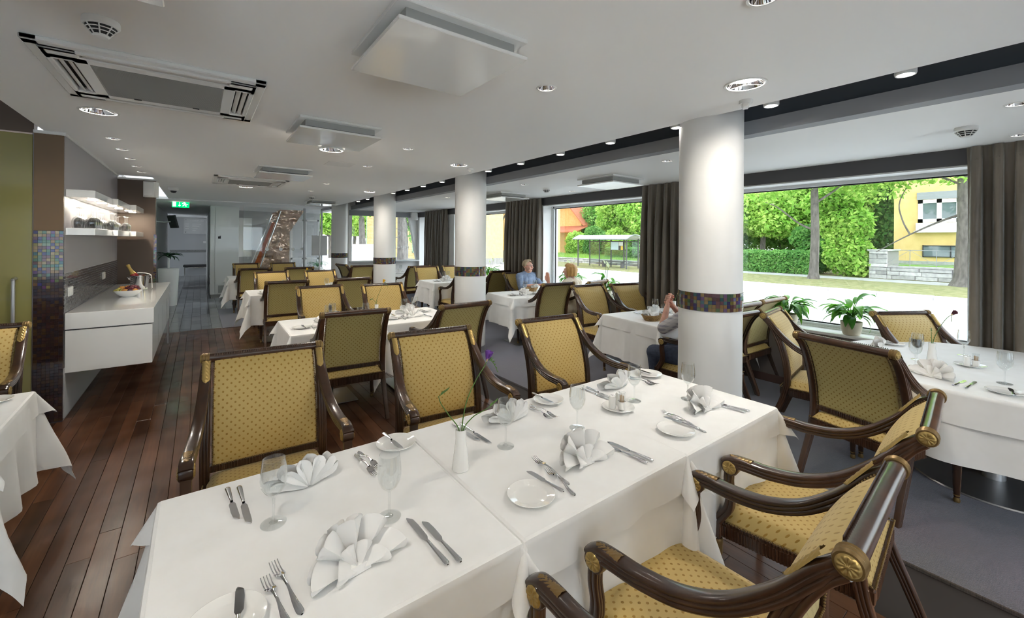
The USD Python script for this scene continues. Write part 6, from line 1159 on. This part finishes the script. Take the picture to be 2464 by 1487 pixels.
for y in np.arange(-3.6, 5.2, 2.0): obj('diagonal', J(tube([(0, y, .1), (0, y + 1, .86)], .009, 5), tube([(0, y + 2, .1), (0, y + 1, .86)], .009, 5)), 'soffit_grey', rl)
lw = thing('low_roadside_wall', 'low rubble stone wall behind the bus shelter', 'wall', (0, 0, 0)); obj('core', box(27.0, 27.5, 14, 42, GZ, GZ + .42), 'joint_grey', lw, smooth=False); stones(lw, 16.5, 34.5, GZ, GZ + .46, 26.95, .155, (.5, 1.1), 4, .2)
# ---- yellow house
N('ochre_render', (.72, .50, .20), (.80, .58, .26), 2, .9, .1); S('house_pane', (.10, .13, .14), .05, coat_weight=1.0); N('siding_yellow', (.62, .42, .17), (.72, .52, .24), 4, .8); N('roof_red', (.42, .13, .07), (.55, .20, .11), 8, .8, .2); S('trim_green', (.30, .42, .26), .6); N('fence_grey', (.24, .23, .21), (.34, .32, .30), 6, .9)
yh = thing('yellow_house', 'yellow rendered house with white framed windows behind the stone wall', 'house', (36, 0, 0))
obj('walls', box(0, 9, -9, 7.2, .44, 8.5), 'ochre_render', yh, smooth=False); obj('plinth', box(-.04, 9, -9, 7.22, GZ, .50), 'pale_stone', yh, smooth=False)
def window(parent, y0, y1, z0, z1, lights, x=-.06, mat_='white_paint', fw=.09):
    w = obj('window', J(box(x, .02, y0, y1, z0, z0 + fw), box(x, .02, y0, y1, z1 - fw, z1), *[box(x, .02, y - fw / 2, y + fw / 2, z0, z1) for y in np.linspace(y0 + fw / 2, y1 - fw / 2, lights + 1)]), mat_, parent, smooth=False)
    obj('pane', box(x + .03, x + .05, y0 + fw / 2, y1 - fw / 2, z0 + fw / 2, z1 - fw / 2), 'house_pane', w, smooth=False)
window(yh, 3.35, 6.06, 2.88, 4.28, 3, fw=.22); obj('window_box', J(cbox(-.16, 0, 3.3, 6.15, 2.38, 2.86, .02), cbox(-.24, 0, 3.2, 6.22, 2.26, 2.37, .02)), 'white_paint', yh, smooth=False); obj('lintel', box(-.05, 0, 3.3, 6.12, 4.3, 4.75), 'soffit_grey', yh, smooth=False)
window(yh, 3.4, 5.85, .76, 1.48, 2, mat_='black_plastic', fw=.05); window(yh, -2.6, .2, 2.88, 4.28, 3, fw=.16)
obj('roof', hullm([(-.5, -9.5, 8.4), (-.5, 7.7, 8.4), (9.5, -9.5, 8.4), (9.5, 7.7, 8.4), (4.5, -5, 11), (4.5, 3, 11)]), 'roof_red', yh, smooth=False)
# ---- wooden houses further along
def wooden(label, x, y0, y1, z1, roof):
    h = thing('wooden_house', label, 'house', (x, y0, GZ), 0, None); L = y1 - y0
    obj('walls', box(.04, 7, 0, L, .5, z1), 'siding_yellow', h, smooth=False); obj('plinth', box(0, 7, 0, L, 0, .5), 'fence_grey', h, smooth=False)
    obj('siding', J(*[hullm([(.04, 0, z), (.04, L, z), (.04, 0, z + .135), (.04, L, z + .135), (.0, 0, z), (.0, L, z)]) for z in np.arange(.5, z1, .14)]), 'siding_yellow', h, smooth=False, kind='stuff')
    for y in (0, L - .16): obj('corner_board', box(-.03, .03, y, y + .16, .5, z1), 'trim_green', h, smooth=False)
    if roof: obj('roof', hullm([(-.5, -.5, z1 - .05), (-.5, L + .5, z1 - .05), (7.5, -.5, z1 - .05), (7.5, L + .5, z1 - .05), (3.5, -.5, z1 + 3), (3.5, L + .5, z1 + 3)]), 'roof_red', h, smooth=False)
    return h
w3 = wooden('yellow clapboard house behind the forked street tree', 24.6, 33.8, 45, 6.5, True); window(w3, 3.2, 4.6, 1.6, 3.4, 2, mat_='trim_green')
w7 = wooden('pale wooden house with green shutters at the right of the end window', 13.3, 28.6, 42, 6.0, True); window(w7, .9, 2.2, .95, 3.2, 2, mat_='trim_green', fw=.12)
oh = thing('gabled_house', 'house with orange roof gable left of the tall bright tree', 'house', (35.5, 34.4, GZ)); obj('walls', box(0, 6, 0, 5.2, 0, 4.4), 'siding_yellow', oh, smooth=False)
obj('gable', hullm([(0, 0, 4.4), (0, 5.2, 4.4), (.1, 0, 4.4), (.1, 5.2, 4.4), (0, 2.6, 7.0), (.1, 2.6, 7.0)]), 'siding_yellow', oh, smooth=False)
for s in (-1, 1): obj('roof_slope', hullm([(x, 2.6 + s * a, z + d) for x in (-.7, 6.5) for a, z in ((0, 7.1), (3.5, 3.7)) for d in (0, .16)]), 'roof_red', oh, smooth=False)
obj('porch_roof', hullm([(-2.2, -1, 2.9), (-2.2, 5.6, 2.9), (0, -1, 3.6), (0, 5.6, 3.6), (-2.2, -1, 3.0), (-2.2, 5.6, 3.0), (0, -1, 3.72), (0, 5.6, 3.72)]), 'roof_red', oh, smooth=False)
fn = thing('board_fence', 'grey board fence under the forked tree', 'fence', (23.6, 31.2, GZ))
for k in range(40): obj('board', tbox(0, .03, k * .2, k * .2 + .185, .05, 1.0 + nr.uniform(-.02, .02), .01), 'fence_grey', fn, smooth=False)
obj('rail', J(box(.03, .07, 0, 8, .3, .38), box(.03, .07, 0, 8, .8, .88)), 'fence_grey', fn, smooth=False)
# ---- bus shelter
bs = thing('bus_shelter', 'glass bus shelter with a curved grey roof and posters', 'bus shelter', (24.9, 18.6, GZ)); dk = 'soffit_grey'
for x, y in ((0, 0), (0, 1.25), (0, 2.45), (0, 3.6), (0, 4.6), (-1.3, 0), (-1.3, 4.6)): obj('post', box(x - .035, x + .035, y - .035, y + .035, 0, 2.12), 'band_dark', bs, smooth=False)
aa = np.linspace(-1, 1, 13); prof = np.stack([-.65 + .95 * aa, 2.10 + .30 * (1 - aa ** 2)], -1)
P = np.stack([np.c_[prof[:, 0], np.full(13, y), prof[:, 1]] for y in (-.25, 4.9)], 1); obj('roof', J(surf(P), (surf(P - np.array([0, 0, .04]))[0], surf(P)[1][:, ::-1])), 'acrylic', bs, smooth=True)
obj('roof_rim', J(*[tube([(p[0], y, p[1]) for p in prof], .035, 6) for y in (-.25, 4.9)], tube([(-1.6, -.25, 2.10), (-1.6, 4.9, 2.10)], .045, 6), tube([(.3, -.25, 2.1), (.3, 4.9, 2.1)], .04, 6)), dk, bs)
for a, b in ((0, 1.25), (1.25, 2.45), (2.45, 3.6), (3.6, 4.6)): obj('pane', box(-.006, .006, a + .04, b - .04, .25, 1.95), 'shelter_glass', bs, smooth=False)
obj('crossbar', J(box(-.03, .03, 0, 4.6, 1.9, 1.96), box(-.03, .03, 0, 4.6, .2, .25)), 'band_dark', bs, smooth=False)
S('poster_blue', (.62, .78, .86), .5); S('poster_yellow', (.85, .60, .08), .5); pb = obj('notice_board', box(-.07, -.02, 1.27, 2.42, 1.28, 1.92), 'band_dark', bs, smooth=False); obj('poster', box(-.08, -.07, 1.70, 2.40, 1.31, 1.90), 'poster_blue', pb, smooth=False); obj('poster', box(-.08, -.07, 1.29, 1.67, 1.62, 1.90), 'white_paint', pb, smooth=False); obj('poster', box(-.08, -.07, 1.29, 1.48, 1.31, 1.60), 'poster_yellow', pb, smooth=False)
be = thing('shelter_bench', 'dark bench in front of the bus shelter panes', 'bench', (24.5, 19.55, GZ)); obj('seat', cbox(-.18, .18, 0, 1.95, .42, .47, .01), 'band_dark', be, smooth=False)
for y in (.12, 1.83): obj('leg', box(-.15, .15, y - .05, y + .05, 0, .42), 'band_dark', be, smooth=False)
# ---- white van seen through the end window
vn = thing('delivery_truck', 'white delivery truck parked in view of the end window', 'truck', (6.55, 22.0, GZ + .02)); obj('cargo_box', cbox(-.9, .75, -.9, .9, .62, 1.68, .04), 'white_paint', vn, smooth=False); obj('cab', hullm([(.8, y, z) for y in (-.85, .85) for z in (.5, 1.25)] + [(1.55, y, .5) for y in (-.85, .85)] + [(1.2, y, 1.25) for y in (-.8, .8)] + [(1.55, y, .85) for y in (-.85, .85)]), 'white_paint', vn, smooth=False)
obj('chassis', box(-.9, 1.5, -.7, .7, .38, .55), 'band_dark', vn, smooth=False)
for x in (-.5, 1.1):
    for y in (-.75, .75): obj('wheel', tf(lathe([(0, -.1), (.2, -.1), (.28, -.07), (.28, .07), (.2, .1), (0, .1)], 24), (x, y, .28), rx=PI / 2), 'black_plastic', vn)
# ---- lettering on the end window, read from outside
tm = meshkit.text_mesh('RESTAURANT', .075, .003); v = np.array(tm.vertices); v = np.stack([-v[:, 0], EY + .084 + v[:, 2] * 0 - .0, v[:, 1]], -1); W_ = v[:, 0].max() - v[:, 0].min(); v[:, 1] = EY + .086 - np.array(tm.vertices)[:, 2]
v[:, 0] += 4.98 - v[:, 0].max() + .0; v[:, 2] += 1.33
q = obj('window_lettering', (v, np.array(tm.faces)), 'white_paint', smooth=False); props(q, 'white RESTAURANT lettering on the end window, mirrored from inside', 'lettering')
q = obj('window_emblem', J(*[tube([(x0 + r * math.cos(a), EY + .085, z0 + 1.25 * r * math.sin(a)) for a in np.linspace(s, e, 25)], .009, 6) for x0, z0, r, s, e in ((4.62, 1.78, .10, 0, 6.28), (4.05, 1.78, .09, 0, 6.28))] + [tube([(4.05, EY + .085, 1.87), (4.05, EY + .085, 1.47)], .009, 6), tube([(3.96, EY + .085, 1.6), (4.14, EY + .085, 1.53)], .009, 6)]), 'white_paint'); props(q, 'white line emblem on the end window above the lettering', 'lettering')
